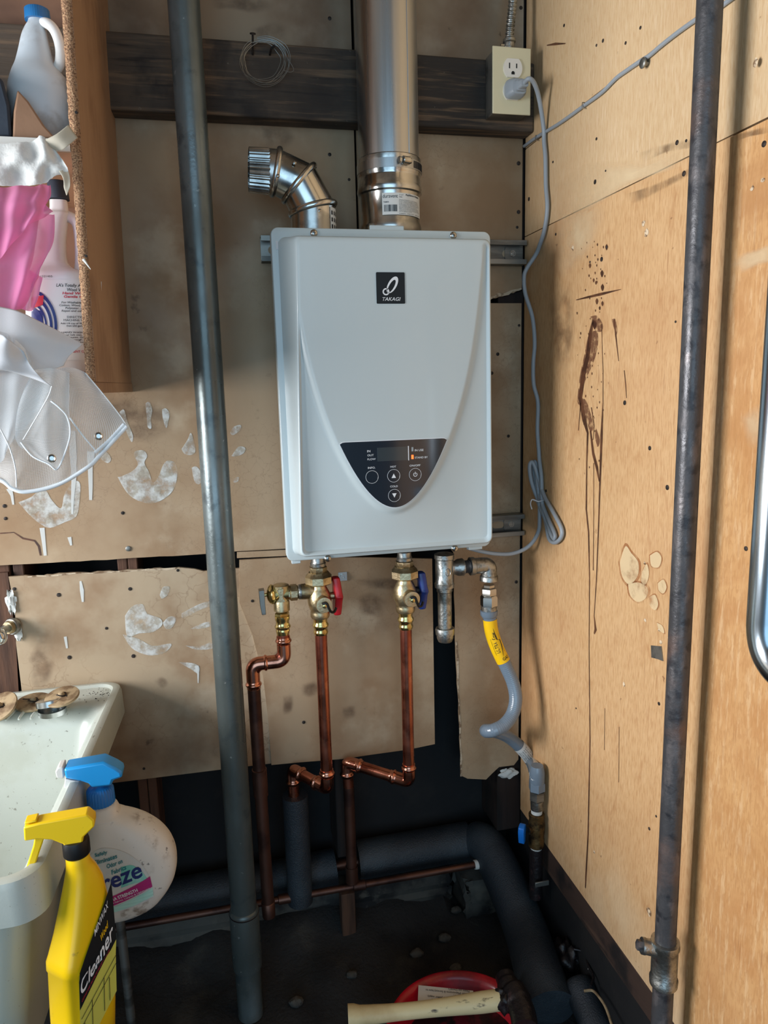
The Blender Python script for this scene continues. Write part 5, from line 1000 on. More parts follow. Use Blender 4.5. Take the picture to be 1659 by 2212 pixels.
# ============================================================ RED BOWL, LABEL, MALLET
bc_ = Vector((.322, -.318, .352)); RB = thing('red_bowl', 'round red plastic bowl full of black muck on the soil', 'bowl', tuple(bc_))
g = G(); rim = .122
g.rev(bc_, (0, 0, 1), [(0, .085), (.002, .088), (.040, rim - .006), (.046, rim), (.050, rim + .001), (.051, rim - .003), (.046, rim - .010), (.040, rim - .013), (.010, .090), (.007, .06), (.007, .001)], 72, caps=True); part('bowl', g, 'red', RB, ang=60)
g = G(); vs = []; n = 30; R0 = .097
for i in range(9):
    for k in range(n):
        r = R0 * i / 8; q = 6.28318 * k / n; x, y = r * math.cos(q), r * math.sin(q); vs.append(bc_ + Vector((x, y, .0165 + (.006 * math.sin(60 * x + 3) * math.cos(55 * y) + .003 * math.sin(140 * x) * math.cos(120 * y)) * (1 - (i / 8) ** 3))))
g.add(vs, [(i * n + k, i * n + (k + 1) % n, (i + 1) * n + (k + 1) % n, (i + 1) * n + k) for i in range(8) for k in range(n)]); part('muck', g, 'muck', RB, 'reddish black muck', ang=180, stuff=True)
zl = bc_.z + .050
lc = [P(904, 2128, Z=zl), P(1022, 2140, Z=zl), P(1028, 2180, Z=zl), P(902, 2176, Z=zl)]
g = G(); g.prism(lc, (0, 0, -.0006)); LB = part('instruction_card', g, 'paperlab', loc=tuple(lc[0])); tag(LB, 'white printed instruction card lying upside down on the red bowl', 'card')
ux = (lc[0] - lc[1]).normalized(); uz = (lc[0] - lc[3]).normalized() * -1
wC = (lc[1] - lc[0]).length
text('lettering', 'before servicing.\nand the manual water control valve\nclose the manual gas control valve\nand turn off the electric power supply,\nclean the filter,\nManual (Maintenance & Service) how to\nPlease see Owner\'s', 'printblk', LB, lc[1] + ux * .006 + (lc[3] - lc[0]) * .92 * 0 + uz * -.0 + Vector((0, 0, .0009)) + (lc[3] - lc[0]) * .02, ux=ux, uz=(lc[3] - lc[0]).normalized(), w=wC * .80, h=(lc[3] - lc[0]).length * .93)
hA, hB = P(752, 2196, Z=.418), P(1078, 2160, Z=.424)
ML = thing('mallet', 'mallet with cream painted wooden handle and tar-black head on the bowl', 'mallet', tuple((hA + hB) / 2))
axd = (hB - hA).normalized(); n = 26; rings = []
for k in range(n + 1):
    t = k / n; c = hA.lerp(hB, t) + Vector((0, 0, -.002 * math.sin(3.1 * t))); r = .0155 - .0035 * math.sin(math.pi * min(t * 1.15, 1)) + (.002 if t < .06 else 0)
    sd_ = Vector((0, 0, 1)); lt = axd.cross(sd_).normalized(); rings.append([c + sd_ * (r * 1.0 * math.sin(a)) + lt * (r * 1.05 * math.cos(a)) for a in np.linspace(0, 6.2832, 25)[:-1]])
g = G(); g.loft(rings); part('handle', g, 'cream', ML, 'cream handle with chipped paint', ang=60)
h0, h1 = P(1090, 2108, Z=.432), P(1135, 2225, Z=.425)
g = G(); g.tube(crom([h0, h0.lerp(h1, .18), h0.lerp(h1, .4) + Vector((.004, 0, 0)), h0.lerp(h1, .7) + Vector((.006, 0, 0)), h1], 8), [.006] + [.0165] * 6 + [.0185] * 6 + [.023] * 8 + [.021] * 12, 24); part('head', g, 'tar', ML, 'black tar-caked head', ang=60)
g = G(); g.blob(hB.lerp(h0.lerp(h1, .45), .5), .02, .02, .017, .25, 12, 4, 1); part('tar_crust', g, 'tar', ML, ang=180)
# ============================================================ SINK AND WHAT STANDS ON IT
SKZ = .935
def sring(ins, back, z, r, fr=None):
    fr = ins if fr is None else fr
    x0, x1, y0, y1 = -.80 + ins, -.186 - ins, -.535 + fr, -.0015 - back
    return [Vector((a + (.045 * b if a > -.5 else 0), b, z)) for a, b in rrect((x0 + x1) / 2, (y0 + y1) / 2, (x1 - x0) / 2, (y1 - y0) / 2, r, 7)]
SK = thing('laundry_sink', 'white moulded laundry sink with grimy ledge against the back wall', 'sink', (-.49, -.27, .33))
g = G(); g.loft([sring(.075, .06, .60, .03), sring(.024, .02, .885, .03), sring(.004, .004, .882, .03), sring(0, 0, .885, .03), sring(.001, .001, .926, .032), sring(.003, .003, .933, .032), sring(.007, .007, SKZ, .03), sring(.013, .014, SKZ, .028), sring(.016, .018, .931, .026),
                sring(.020, .080, .929, .026, .016), sring(.026, .090, .924, .024, .018), sring(.034, .100, .90, .03, .024), sring(.050, .118, .74, .04, .05), sring(.065, .14, .68, .05, .07), sring(.10, .18, .665, .06, .1)])
part('basin', g, 'sink', SK, ang=40)
for u0, v0, u1, v1 in ((40, 1528, 12, 1556), (54, 1534, 40, 1554), (75, 1540, 66, 1553)):
    a = P(u0, v0, Z=.931); b = P(u1, v1, Z=.929); g = G(); g.tube([a, a.lerp(b, .5) + Vector((0, 0, .0008)), b], [.0022, .0026, .0016], 10); part('drain_rib', g, 'sink', SK)
lg = P(240, 1985, Y=-.13); lg.x = max(lg.x, -.2115)
g = G(); g.tube([Vector((lg.x, -.13, .880)), Vector((lg.x + .001, -.13, .62)), Vector((lg.x + .004, -.13, .332))], .0075, 16); part('leg', g, 'strut', SK, 'grey metal leg')
for x, y in ((-.71, -.44), (-.71, -.10)): g = G(); g.tube([Vector((x, y, .615)), Vector((x, y, hgt(x, y) - .01))], .0085, 12); part('leg', g, 'strut', SK)
g = G(); lx = -.285; g.tube([Vector((lx, -.44, .615)), Vector((lx, -.44, hgt(lx, -.44) - .01))], .0085, 12); part('leg', g, 'strut', SK)
g = G(); g.rev(P(28, 1490, Z=.9315), (0, -.3, 1), [(0, .0032), (.0012, .003)], 14); part('deck_screw', g, 'nail', SK)
def stopper(u, v, r, tilt, lab, h=.004, z=.932, loop=1):
    c = P(u, v, Z=z + h); t = thing('drain_stopper', lab, 'stopper', tuple(c), 'rubber drain stoppers on the sink ledge'); d = Vector(tilt).normalized()
    g = G(); g.rev(c, d, [(-h, r * .86), (-h * .5, r * .97), (0, r), (h * .5, r * .97), (h * .62, r * .9), (h * .62, .004)], 36); part('rubber_disc', g, 'rubbeige', t)
    g = G(); g.rev(c + d * h * .6, d, [(0, .0052), (.004, .0046), (.0065, .0034), (.007, .001)], 16); part('stub', g, 'rubbeige', t)
    g = G(); g.tube(crom([c + d * (h * .6 + .002) + Vector((.007 * math.cos(q), .006 * math.sin(q), .0012 * math.sin(2 * q))) for q in np.linspace(0, 6.2832, 12)] + ([c + d * .004 + Vector((-.016, .004, .002))] if loop == 1 else [c + d * .003 + Vector((.010, -.010, -.004))]), 4), .0009, 6); part('ring_wire', g, 'nail', t)
    return t
stopper(72, 1517, .0275, (0, -.14, 1), 'brown round rubber stopper lying under the paler one on the sink ledge')
stopper(2, 1527, .0270, (-.35, -.55, .9), 'brown rubber stopper cut by the left edge of the photo', z=.940)
tc = P(114, 1540, Z=.931); tnn = thing('open_tin', 'small shiny round tin lying open on the sink ledge under a stopper', 'tin', tuple(tc))
g = G(); g.rev(tc, (0, 0, 1), [(0, .018), (0, .0215), (.008, .0215), (.008, .020), (.002, .020), (.002, .001)], 40, caps=False); part('tin_base', g, 'tin', tnn)
d = Vector((-.10, .22, 1)).normalized(); c = tc + Vector((-.002, .005, .0115)); g = G(); g.rev(c, d, [(0, .0205), (0, .0222), (.009, .0222), (.0095, .021), (.0096, .001)], 40, caps=False); part('tin_lid', g, 'tin', tnn)
stopper(134, 1505, .0265, (-.10, -.22, 1), 'pale rubber stopper resting on top of the small tin', z=.951, loop=2)
g = G(); random.seed(31)
for i in range(170):
    u = random.gauss(232, 26) if i < 120 else random.uniform(10, 250); v = random.gauss(1492, 11) if i < 120 else random.uniform(1500, 1560)
    p = P(u, v, Z=.9305)
    if p.x > -.201 or p.y > -.018 or p.y < -.080: continue
    r = random.uniform(.0004, .0014); k = random.randint(4, 6); a0 = random.uniform(0, 6)
    vs = [p + Vector((r * random.uniform(.5, 1.4) * math.cos(a0 + 6.28 * q / k), r * random.uniform(.5, 1.6) * math.sin(a0 + 6.28 * q / k), 0)) for q in range(k)] + [p + Vector((0, 0, r * .7))]
    g.add(vs, [(q, (q + 1) % k, k) for q in range(k)])
db = tag(part('crumbs', g, 'nail', loc=tuple(P(232, 1492, Z=.93)), ang=180), 'scattered black grit and crumbs in the back right corner of the sink ledge', 'grit'); db['kind'] = 'stuff'
# faucet stub at the left edge
fc = P(29, 1352, Y=-.004); kf = mpp(fc); FA = thing('wall_faucet', 'worn metal and brass wall faucet at the left edge above the sink', 'faucet', tuple(fc))
d = Vector((-.55, -1, .05)).normalized()
g = G(); g.rev(fc, d, [(-.003, 17 * kf), (.003, 19 * kf), (.006, 17 * kf), (.006, 13 * kf)], 28); part('flange', g, 'galvr', FA)
g = G(); g.rev(fc, d, [(.004, 14 * kf), (.010, 14.5 * kf), (.013, 13 * kf), (.013, 10 * kf)], 28); part('brass_ring', g, 'brass', FA, 'brass collar')
g = G(); g.rev(fc, d, [(.008, 9 * kf), (.030, 9 * kf), (.034, 11 * kf), (.045, 11 * kf)], 24); part('faucet_body', g, 'galvr', FA)
g = G(); g.rev(fc + d * .038 + Vector((0, 0, .006)), (-.2, -1, .1), [(0, 12 * kf), (.014, 12 * kf), (.015, 9 * kf)], 6); part('hex_nut', g, 'screw', FA)
g = G(); g.blob(P(0, 1376, Y=-.035), .011, .011, .014, .02, 14); part('drop_handle', g, 'chrome', FA, 'rounded chrome handle')
g = G(); g.blob(P(24, 1300, Y=-.002), .007, .004, .018, .35, 10, 4, 1); part('paper_scrap', g, 'paper', wall_back); g = G(); g.blob(P(39, 1364, Y=-.003), .006, .002, .016, .2, 10, 4, 3); part('paper_scrap', g, 'paper', wall_back)

# ---- white spray bottle hanging on the rim
WY = -.335
WB = thing('white_spray_bottle', 'big round white spray bottle with a sky blue trigger hanging on the sink rim', 'spray bottle', tuple(P(260, 1960, Y=WY)))
rows = [(1972, 232, 262), (1968, 205, 300), (1955, 190, 338), (1935, 178, 360), (1905, 173, 378), (1870, 172, 384), (1835, 174, 377), (1805, 177, 358), (1782, 182, 330), (1768, 186, 302), (1760, 189, 278), (1753, 190, 262), (1746, 191, 257), (1739, 193, 253), (1734, 197, 246), (1729, 199, 241), (1706, 200, 240)]
def loftrows(rows, Y, dep, n=40, e=2.6):
    prof = []
    for v, a, b in rows:
        p = P(a, v, Y=Y); q = P(b, v, Y=Y); prof.append(((p.z + q.z) / 2, (p.x + q.x) / 2, (q.x - p.x) / 2))
    prof = [Vector(p) for p in prof]; prof = crom(prof, 4); rings = []
    for z, xc_, hw in prof:
        d_ = dep(hw, z); ring = []
        for k in range(n):
            q = 2 * math.pi * k / n; c_, s_ = math.cos(q), math.sin(q)
            ring.append(Vector((xc_ + hw * math.copysign(abs(c_) ** (2 / e), c_), Y + d_ * math.copysign(abs(s_) ** (2 / e), s_), z)))
        rings.append(ring)
    zs = [p[0] for p in prof]
    def surf(x, z, off=.0005):
        i = min(range(len(zs)), key=lambda j: abs(zs[j] - z)); z_, xc_, hw = prof[i]; u = min(.97, abs((x - xc_) / hw)); return Vector((x, Y - dep(hw, z_) * (1 - u ** e) ** (1 / e) - off, z))
    return rings, surf
depW = lambda hw, z: min(hw * .95, .022 + .35 * max(hw - .025, 0))
rings, surfW = loftrows(rows, WY, depW)
g = G(); g.loft(rings); part('bottle_body', g, 'dirtywh', WB, ang=60)
def px2s(u, v, surf, Y, off=.0006): p = P(u, v, Y=Y); return surf(p.x, p.z, off)
def patch(parent, nm, m, top, bot, surf, Y, off, nn=16):
    """quad strip patch between two pixel curves, laid on the bottle surface"""
    T_ = crom([Vector((u, v, 0)) for u, v in top], 6); B_ = crom([Vector((u, v, 0)) for u, v in bot], 6); vs = []; n = len(T_)
    for i in range(n):
        for j in range(nn + 1):
            q = T_[i].lerp(B_[i], j / nn); vs.append(px2s(q.x, q.y, surf, Y, off))
    g = G(); g.add(vs, [(i * (nn + 1) + j, i * (nn + 1) + j + 1, (i + 1) * (nn + 1) + j + 1, (i + 1) * (nn + 1) + j) for i in range(n - 1) for j in range(nn)]); return part(nm, g, m, parent, ang=180)
WYf = WY - .034
LBW = patch(WB, 'front_label', 'greylab', [(185, 1862), (215, 1838), (255, 1838), (292, 1855), (318, 1885), (330, 1925)], [(185, 1985), (214, 1982), (248, 1972), (284, 1962), (310, 1952), (332, 1942)], surfW, WYf, .0006)
LBW['label'] = 'printed pale label'
patch(LBW, 'teal_area', 'teal', [(262, 1872), (285, 1868), (305, 1880), (318, 1897)], [(262, 1916), (285, 1908), (305, 1903), (321, 1897)], surfW, WYf, .0010)
patch(LBW, 'magenta_band', 'magenta', [(190, 1952), (235, 1938), (285, 1914), (324, 1893)], [(190, 1974), (235, 1960), (285, 1938), (329, 1916)], surfW, WYf, .0012)
patch(LBW, 'teal_stripe', 'teal', [(190, 1976), (235, 1963), (285, 1941), (330, 1919)], [(190, 1988), (235, 1975), (285, 1958), (331, 1938)], surfW, WYf, .0012)
def wt(body, m, u, v, w, h, ang=17, bold=0, shear=0, off=.0016, sf=surfW, Y=WYf, par=None):
    o = P(u, v, Y=Y); cx, sx = math.cos(math.radians(ang)), math.sin(math.radians(ang))
    text('lettering', body, m, par or LBW, (0, 0, 0), w=w, h=h, bold=bold, shear=shear, warp=lambda a, c: sf(o.x + a * cx - c * sx, o.z + a * sx + c * cx, off))
wt('Febreze', 'navyprint', 152, 1955, .0960, .0235, 15, .02, .15)
wt('Safely', 'tealprint', 205, 1858, .0170, .0062, 14, .02, .2); wt('Eliminates', 'tealprint', 204, 1872, .0300, .0060, 14, .02, .2); wt('Odor on', 'tealprint', 232, 1876, .0205, .0060, 14, .02, .2); wt('Fabrics', 'tealprint', 242, 1888, .0195, .0062, 14, .02, .2)
wt('EXTRA STRENGTH', 'print', 228, 1952, .0430, .0050, 15, .02); wt('Heavyweight Fabrics, Carpets & Upholstery', 'print', 216, 1964, .0660, .0030, 15)
cxw = P(217, 1714, Y=WY); kw = mpp(cxw)
g = G(); g.rev((cxw.x, WY, 0), (0, 0, 1), [(P(217, 1733, Y=WY).z, 28.5 * kw), (P(217, 1704, Y=WY).z, 27.5 * kw), (P(217, 1698, Y=WY).z, 22 * kw)], 144, rf=lambda q: 1 + .022 * math.cos(28 * q)); part('collar', g, 'sprayblue2', WB, 'ribbed blue collar', ang=60)
yy = WY - .0135
g = G(); g.prism([P(u, v, Y=yy) for u, v in ((137, 1662), (222, 1647), (250, 1660), (262, 1668), (265, 1680), (244, 1687), (240, 1699), (198, 1703), (190, 1694), (172, 1688), (141, 1683))], (0, .027, 0)); part('trigger_head', g, 'sprayblue', WB, 'sky blue trigger head', bevel=.003, ang=50)
g = G(); g.prism([P(u, v, Y=yy + .003) for u, v in ((119, 1668), (124, 1659), (136, 1657), (138, 1683), (122, 1681))], (0, .021, 0)); part('nozzle', g, 'whitepl', WB, 'white nozzle', bevel=.0015)
g = G(); g.prism([P(u, v, Y=WY - .007) for u, v in ((140, 1683), (172, 1689), (156, 1697), (147, 1708), (141, 1724), (134, 1722), (138, 1704))], (0, .014, 0)); part('trigger_lever', g, 'whitepl', WB, 'white trigger lever', bevel=.0012)

# ---- yellow spray bottle
t_ = math.radians(50); A_ = Vector((-math.cos(t_), -math.sin(t_), 0)); N_ = Vector((math.sin(t_), -math.cos(t_), 0)); YC = Vector((-.1790, -.500, .014)); YS = .76; th_ = math.radians(2); AH = Vector((-math.cos(th_), -math.sin(th_), 0)); NH = Vector((math.sin(th_), -math.cos(th_), 0))
def lean(z): return Vector((-.012 * max(0, (.90 - z) / .2), 0, 0))
YB = thing('yellow_spray_bottle', 'yellow wood cleaner spray bottle with black collar hooked on the sink rim', 'spray bottle', (YC.x, YC.y, .685))
secs = [(z_, a_ * YS, b_ * YS, c_ * .84, e_) for z_, a_, b_, c_, e_ in [(.685, -.038, .040, .022, 3.5), (.690, -.042, .044, .0255, 4), (.74, -.043, .0445, .0265, 4.5), (.795, -.043, .0445, .027, 4.5), (.7965, -.043, .0460, .0285, 4.5), (.806, -.043, .0465, .0285, 4.2), (.812, -.043, .0440, .0275, 4), (.835, -.0415, .0350, .0255, 3.4), (.860, -.038, .0270, .0235, 3), (.885, -.033, .0200, .0205, 2.6), (.902, -.024, .0160, .0180, 2.2), (.912, -.0165, .0155, .0160, 2), (.922, -.0150, .0150, .0150, 2), (.926, -.013, .013, .013, 2)]]
rings = []
for z, s0, s1, th, e in secs:
    c = YC + lean(z) + A_ * ((s0 + s1) / 2); hw = (s1 - s0) / 2; ring = []
    for k in range(48):
        q = 2 * math.pi * k / 48; c_, s_ = math.cos(q), math.sin(q); ring.append(c + A_ * (hw * math.copysign(abs(c_) ** (2 / e), c_)) + N_ * (th * math.copysign(abs(s_) ** (2 / e), s_)) + Vector((0, 0, z)))
    rings.append(ring)
g = G(); g.loft(rings); part('bottle_body', g, 'yellow', YB, ang=60)
def yth(z):
    zs = [s[0] for s in secs]; return float(np.interp(z, zs, [s[3] for s in secs]))
def ysrf(s, z, off=.0006): return YC + lean(z) + A_ * (s * YS) + N_ * (yth(z) + off) + Vector((0, 0, z))
def ypoly(nm, m, poly, off, par):
    # polygon given as lower and upper chains over s
    lo, hi = poly; vs = []; n = 12
    for i in range(n + 1):
        s = lo[0][0] + (lo[-1][0] - lo[0][0]) * i / n; a = float(np.interp(-s, [-p[0] for p in lo], [p[1] for p in lo])); b = float(np.interp(-s, [-p[0] for p in hi], [p[1] for p in hi]))
        for j in range(9): vs.append(ysrf(s, a + (b - a) * j / 8, off))
    g = G(); g.add(vs, [(i * 9 + j, i * 9 + j + 1, (i + 1) * 9 + j + 1, (i + 1) * 9 + j) for i in range(n) for j in range(8)]); return part(nm, g, m, par, ang=180)
YLB = ypoly('front_label', 'limelab', ([(.033, .722), (0, .716), (-.034, .738)], [(.033, .80), (0, .832), (-.034, .868)]), .0012, YB); YLB['label'] = 'slanted printed label'
ypoly('black_band', 'badge', ([(.033, .757), (0, .782), (-.034, .806)], [(.033, .803), (0, .838), (-.034, .875)]), .0018, YLB)
def yt(body, m, s, z, w, h, ang=34, bold=0, shear=0): text('lettering', body, m, YLB, (0, 0, 0), w=w, h=h, bold=bold, shear=shear, warp=lambda a, c: ysrf(s - a * math.cos(math.radians(ang)) + c * math.sin(math.radians(ang)) * .0, z + a * math.sin(math.radians(ang)) + c, .0024))
yt('Cleaner', 'print', .0315, .772, .072, .0200, 33, .018); yt('MINWAX', 'print', .003, .829, .034, .0085, 38, .004); yt('Wood', 'yellowlab', -.006, .817, .018, .0085, 36, .01); yt('CLEANS AND PROTECTS WOOD SURFACES', 'redprint', .030, .765, .060, .0032, 34)
g = G()
for a, b in (((.031, .745), (-.033, .785)), ((.031, .735), (-.033, .775)), ((.012, .757), (.012, .722)), ((-.010, .771), (-.010, .728)), ((.026, .737), (.026, .724)), ((-.02, .765), (-.02, .735))):
    q0, q1 = ysrf(a[0], a[1], .0022), ysrf(b[0], b[1], .0022); t = (q1 - q0).normalized(); s = t.cross(N_) * .0004; g.add([q0 + s, q0 - s, q1 - s, q1 + s], [(0, 1, 2, 3)])
part('line_drawing', g, 'printblk', YLB, 'line drawing of cabinet doors')
g = G(); g.rev(YC + Vector((0, 0, 0)), (0, 0, 1), [(.920, .0128), (.922, .0140), (.936, .0140), (.939, .0132), (.939, .010)], 40); part('collar', g, 'blackrub', YB, 'black collar', ang=60)
def yprism(nm, m, poly, th, label=None, bev=.002):
    g = G(); g.prism([YC + AH * (s * .76 + .001) + Vector((0, 0, .936 + (z - .936) * .86)) - NH * th * .82 for s, z in poly], NH * (1.64 * th)); return part(nm, g, m, YB, label, bevel=bev, ang=50)
yprism('trigger_head', 'yellowsp', [(-.030, .957), (-.030, .966), (-.022, .975), (.040, .974), (.061, .972), (.062, .953), (.046, .953), (.028, .949), (.013, .940), (.012, .936), (-.012, .936), (-.014, .945)], .0115, 'yellow trigger head', .003)
yprism('nozzle_flap', 'yellowsp', [(.044, .9745), (.060, .9735), (.060, .9765), (.044, .9775)], .009)
yprism('trigger_lever', 'yellowsp', [(.036, .953), (.050, .953), (.053, .942), (.060, .926), (.069, .905), (.064, .900), (.052, .918), (.044, .936)], .006, 'curved yellow trigger', .0015)

# ============================================================ WALL CABINET
CY = -.30; CZ0 = 1.4425
def lerpx(p, q, z): return p.x + (q.x - p.x) * (z - p.z) / (q.z - p.z)
fo = (P(155, 0, Y=CY), P(207, 822, Y=CY)); fi = (P(132, 0, Y=CY), P(186, 822, Y=CY)); bo = (P(239, 100, Y=0), P(285, 845, Y=0))
CT = 2.55
CB = thing('wall_cabinet', 'open brown particle-board wall cabinet with raw front edge at upper left', 'cabinet', (-.16, -.15, CZ0))
def slab(y0, y1, z0, z1, m, nm, lab=None):
    def xo(y, z): t = (y - CY) / (-CY); return lerpx(*fo, z) * (1 - t) + lerpx(*bo, z) * t
    def xi(y, z): t = (y - CY) / (-CY); return lerpx(*fi, z) * (1 - t) + (lerpx(*bo, z) - .0135) * t
    g = G(); q = []
    for z in (z0, z1): q.append([Vector((xo(y0, z), y0, z)), Vector((xo(y1, z), y1, z)), Vector((xi(y1, z), y1, z)), Vector((xi(y0, z), y0, z))])
    g.loft(q); return part(nm, g, m, CB, lab)
slab(CY + .0012, -.0008, CZ0, CT, 'lamin', 'side_panel', 'brown laminated side panel')
g = G(); n = 60; vs = []; random.seed(9)
for i in range(n * 4 + 1):
    z = CZ0 + (CT - CZ0) * i / (n * 4); a = lerpx(*fi, z) + random.uniform(-.0006, .0006); b = lerpx(*fo, z) + random.uniform(-.0007, .0007); vs += [Vector((a, CY - .0002, z)), Vector(((a + b) / 2, CY - .0005 + random.uniform(-.0004, .0004), z)), Vector((b, CY, z)), Vector((b, CY + .0014, z)), Vector((a, CY + .0014, z))]
g.add(vs, [(i * 5 + k, i * 5 + (k + 1) % 5, (i + 1) * 5 + (k + 1) % 5, (i + 1) * 5 + k) for i in range(n * 4) for k in range(5)] + [(0, 1, 2, 3, 4)]); part('raw_edge', g, 'particle', CB, 'raw chipboard front edge', ang=180)
g = G(); a = P(207, 826, Y=-.285); b = P(287, 848, Y=-.002); g.loft([[Vector((a.x - .012, -.285, z)), Vector((a.x, -.285, z)), Vector((b.x, -.001, z)), Vector((b.x - .012, -.001, z))] for z in (1.4285, 1.4422)]); part('bottom_cleat', g, 'lamin', CB)
xin = P(186, 822, Y=CY).x
g = G(); g.box((-.95, CY + .004, CZ0 + .001), (xin - .002, -.008, CZ0 + .013)); part('bottom_shelf', g, 'lamin', CB)
SHZ = 1.726
g = G(); g.box((-.95, CY + .012, SHZ - .014), (P(155, 300, Y=CY).x - .003, -.008, SHZ)); sh = part('shelf', g, 'lamin', CB)
g = G(); g.box((-.95, CY + .008, SHZ - .013), (P(155, 300, Y=CY).x - .004, CY + .0118, SHZ)); part('shelf_edge', g, 'paint', sh, 'white painted shelf edge')
g = G(); g.box((-.95, -.0075, CZ0), (-.152, -.0008, CT)); part('back_board', g, 'cabback', CB)
g = G(); g.box((-.965, CY, CZ0), (-.9505, -.0008, CT)); part('side_panel', g, 'lamin', CB)
for u, v in ((165, 243), (186, 553)):
    p = P(u, v, Y=CY - .0005); g = G(); g.rev(p, (0, -1, 0), [(0, .0018), (.001, .0016)], 10); part('nail_head', g, 'nail', CB)
p0, p1 = P(180, 560, Y=CY - .002), P(196, 582, Y=CY - .003); g = G(); g.tube([p0, p0.lerp(p1, .4), p1], [.002, .0012, .0004], 6); part('edge_splinter', g, 'paper', CB)
# blue-capped jug on the upper shelf
JY = -.215
JG = thing('bleach_jug', 'dusty white plastic jug with blue cap on the upper cabinet shelf', 'jug', tuple(P(90, 296, Y=JY)))
JG.location.z = SHZ
rows = [(292, 20, 158), (285, 16, 161), (230, 15, 160), (200, 18, 156), (178, 22, 150), (160, 27, 136), (140, 34, 120), (110, 41, 110), (80, 47, 103), (62, 54, 100), (52, 60, 103), (44, 62, 103)]
zsh = P(90, 292, Y=JY).z
rings, surfJ = loftrows(rows, JY, lambda hw, z: min(hw, .045), e=2.3); dzj = SHZ + .0005 - rings[0][0].z
g = G(); g.loft([[v + Vector((0, 0, dzj * max(0, 1 - (ring[0].z - rings[0][0].z) / .05))) for v in ring] for ring in rings]); part('jug_body', g, 'jugdirt', JG, ang=60)
g = G(); kj = mpp(P(82, 32, Y=JY)); cj = P(82, 46, Y=JY); g.rev(cj, (0, 0, 1), [(0, 26 * kj), (P(82, 22, Y=JY).z - cj.z, 25 * kj), (P(82, 20, Y=JY).z - cj.z, 22 * kj)], 90, rf=lambda q: 1 + .02 * math.cos(36 * q)); part('cap', g, 'bluecap', JG, 'blue ribbed cap', ang=60)
g = G(); g.tube(crom([P(84, 52, Y=JY), P(100, 50, Y=JY - .01), P(115, 62, Y=JY - .012), P(126, 85, Y=JY - .012), P(131, 112, Y=JY - .012), P(129, 138, Y=JY - .010), P(120, 158, Y=JY)], 6), [.006] * 7 + [.0062] * 30, 16); part('handle', g, 'whitepl', JG, ang=60)
# brown paper bag and dark bundle beside it
def cloth(nm, m, rows, res=(8, 8), rip=(0, 0, 0), parent=None, uvs=1, th=0, loc=None, ydir=(0, -1, 0), jit=0):
    R = [crom([P(*q[:2], Y=q[2]) for q in r], res[0]) for r in rows]; cols = []
    for j in range(len(R[0])): cols.append(crom([r[j] for r in R], res[1]))
    nu, nv = len(cols), len(cols[0]); vs = []; random.seed(len(nm) + nu)
    for i in range(nu):
        for j in range(nv):
            a, b = i / (nu - 1), j / (nv - 1); d = rip[0] * (math.sin(rip[1] * a * 6.28 + 2.1 * b) + .5 * math.sin(rip[2] * b * 6.28 + 3 * a + 1)); vs.append(cols[i][j] + Vector(ydir) * d + Vector((random.uniform(-jit, jit), random.uniform(-jit, jit), random.uniform(-jit, jit))))
    L = root_loc(parent) if parent else Vector(loc or vs[0]); me = bpy.data.meshes.new(nm)
    me.from_pydata([tuple(v - L) for v in vs], [], [(i * nv + j, i * nv + j + 1, (i + 1) * nv + j + 1, (i + 1) * nv + j) for i in range(nu - 1) for j in range(nv - 1)]); me.materials.append(M[m])
    uv = me.uv_layers.new(name='UV')
    W_ = (cols[-1][0] - cols[0][0]).length; H_ = (cols[0][-1] - cols[0][0]).length
    for lp in me.loops: i, j = divmod(lp.vertex_index, nv); uv.data[lp.index].uv = (i / (nu - 1) * uvs, j / (nv - 1) * uvs * 1.0)
    for p in me.polygons: p.use_smooth = True
    o = bpy.data.objects.new(nm, me); C.objects.link(o)
    if parent: o.parent = parent
    else: o.location = L
    if th: s = o.modifiers.new('thickness', 'SOLIDIFY'); s.thickness = th
    return o
g = G(); g.loft([[P(u, v, Y=y) for u, v, y in r] for r in ([(28, 299, -.285), (120, 299, -.285), (118, 298, -.24), (20, 298, -.24)], [(30, 240, -.284), (98, 275, -.284), (95, 275, -.25), (28, 240, -.25)], [(38, 195, -.28), (62, 220, -.282), (60, 219, -.265), (38, 194, -.265)])])
tag(part('paper_bag', g, 'brownbag', loc=tuple(P(70, 298, Y=-.27)), bevel=.002), 'folded brown paper bag standing in front of the blue-capped jug', 'paper bag')
g = G(); g.loft([[P(u, v, Y=y) for u, v, y in r] for r in ([(-120, 299, -.285), (27, 299, -.285), (24, 298, -.21), (-120, 298, -.21)], [(-120, 215, -.284), (22, 230, -.284), (20, 230, -.22), (-120, 215, -.22)], [(-120, 130, -.28), (6, 170, -.282), (4, 170, -.24), (-120, 130, -.24)])])
tag(part('dark_bundle', g, 'darkthing', loc=tuple(P(-40, 298, Y=-.25)), bevel=.004), 'dark blue cloth bundle at the left edge of the upper cabinet shelf', 'bundle')
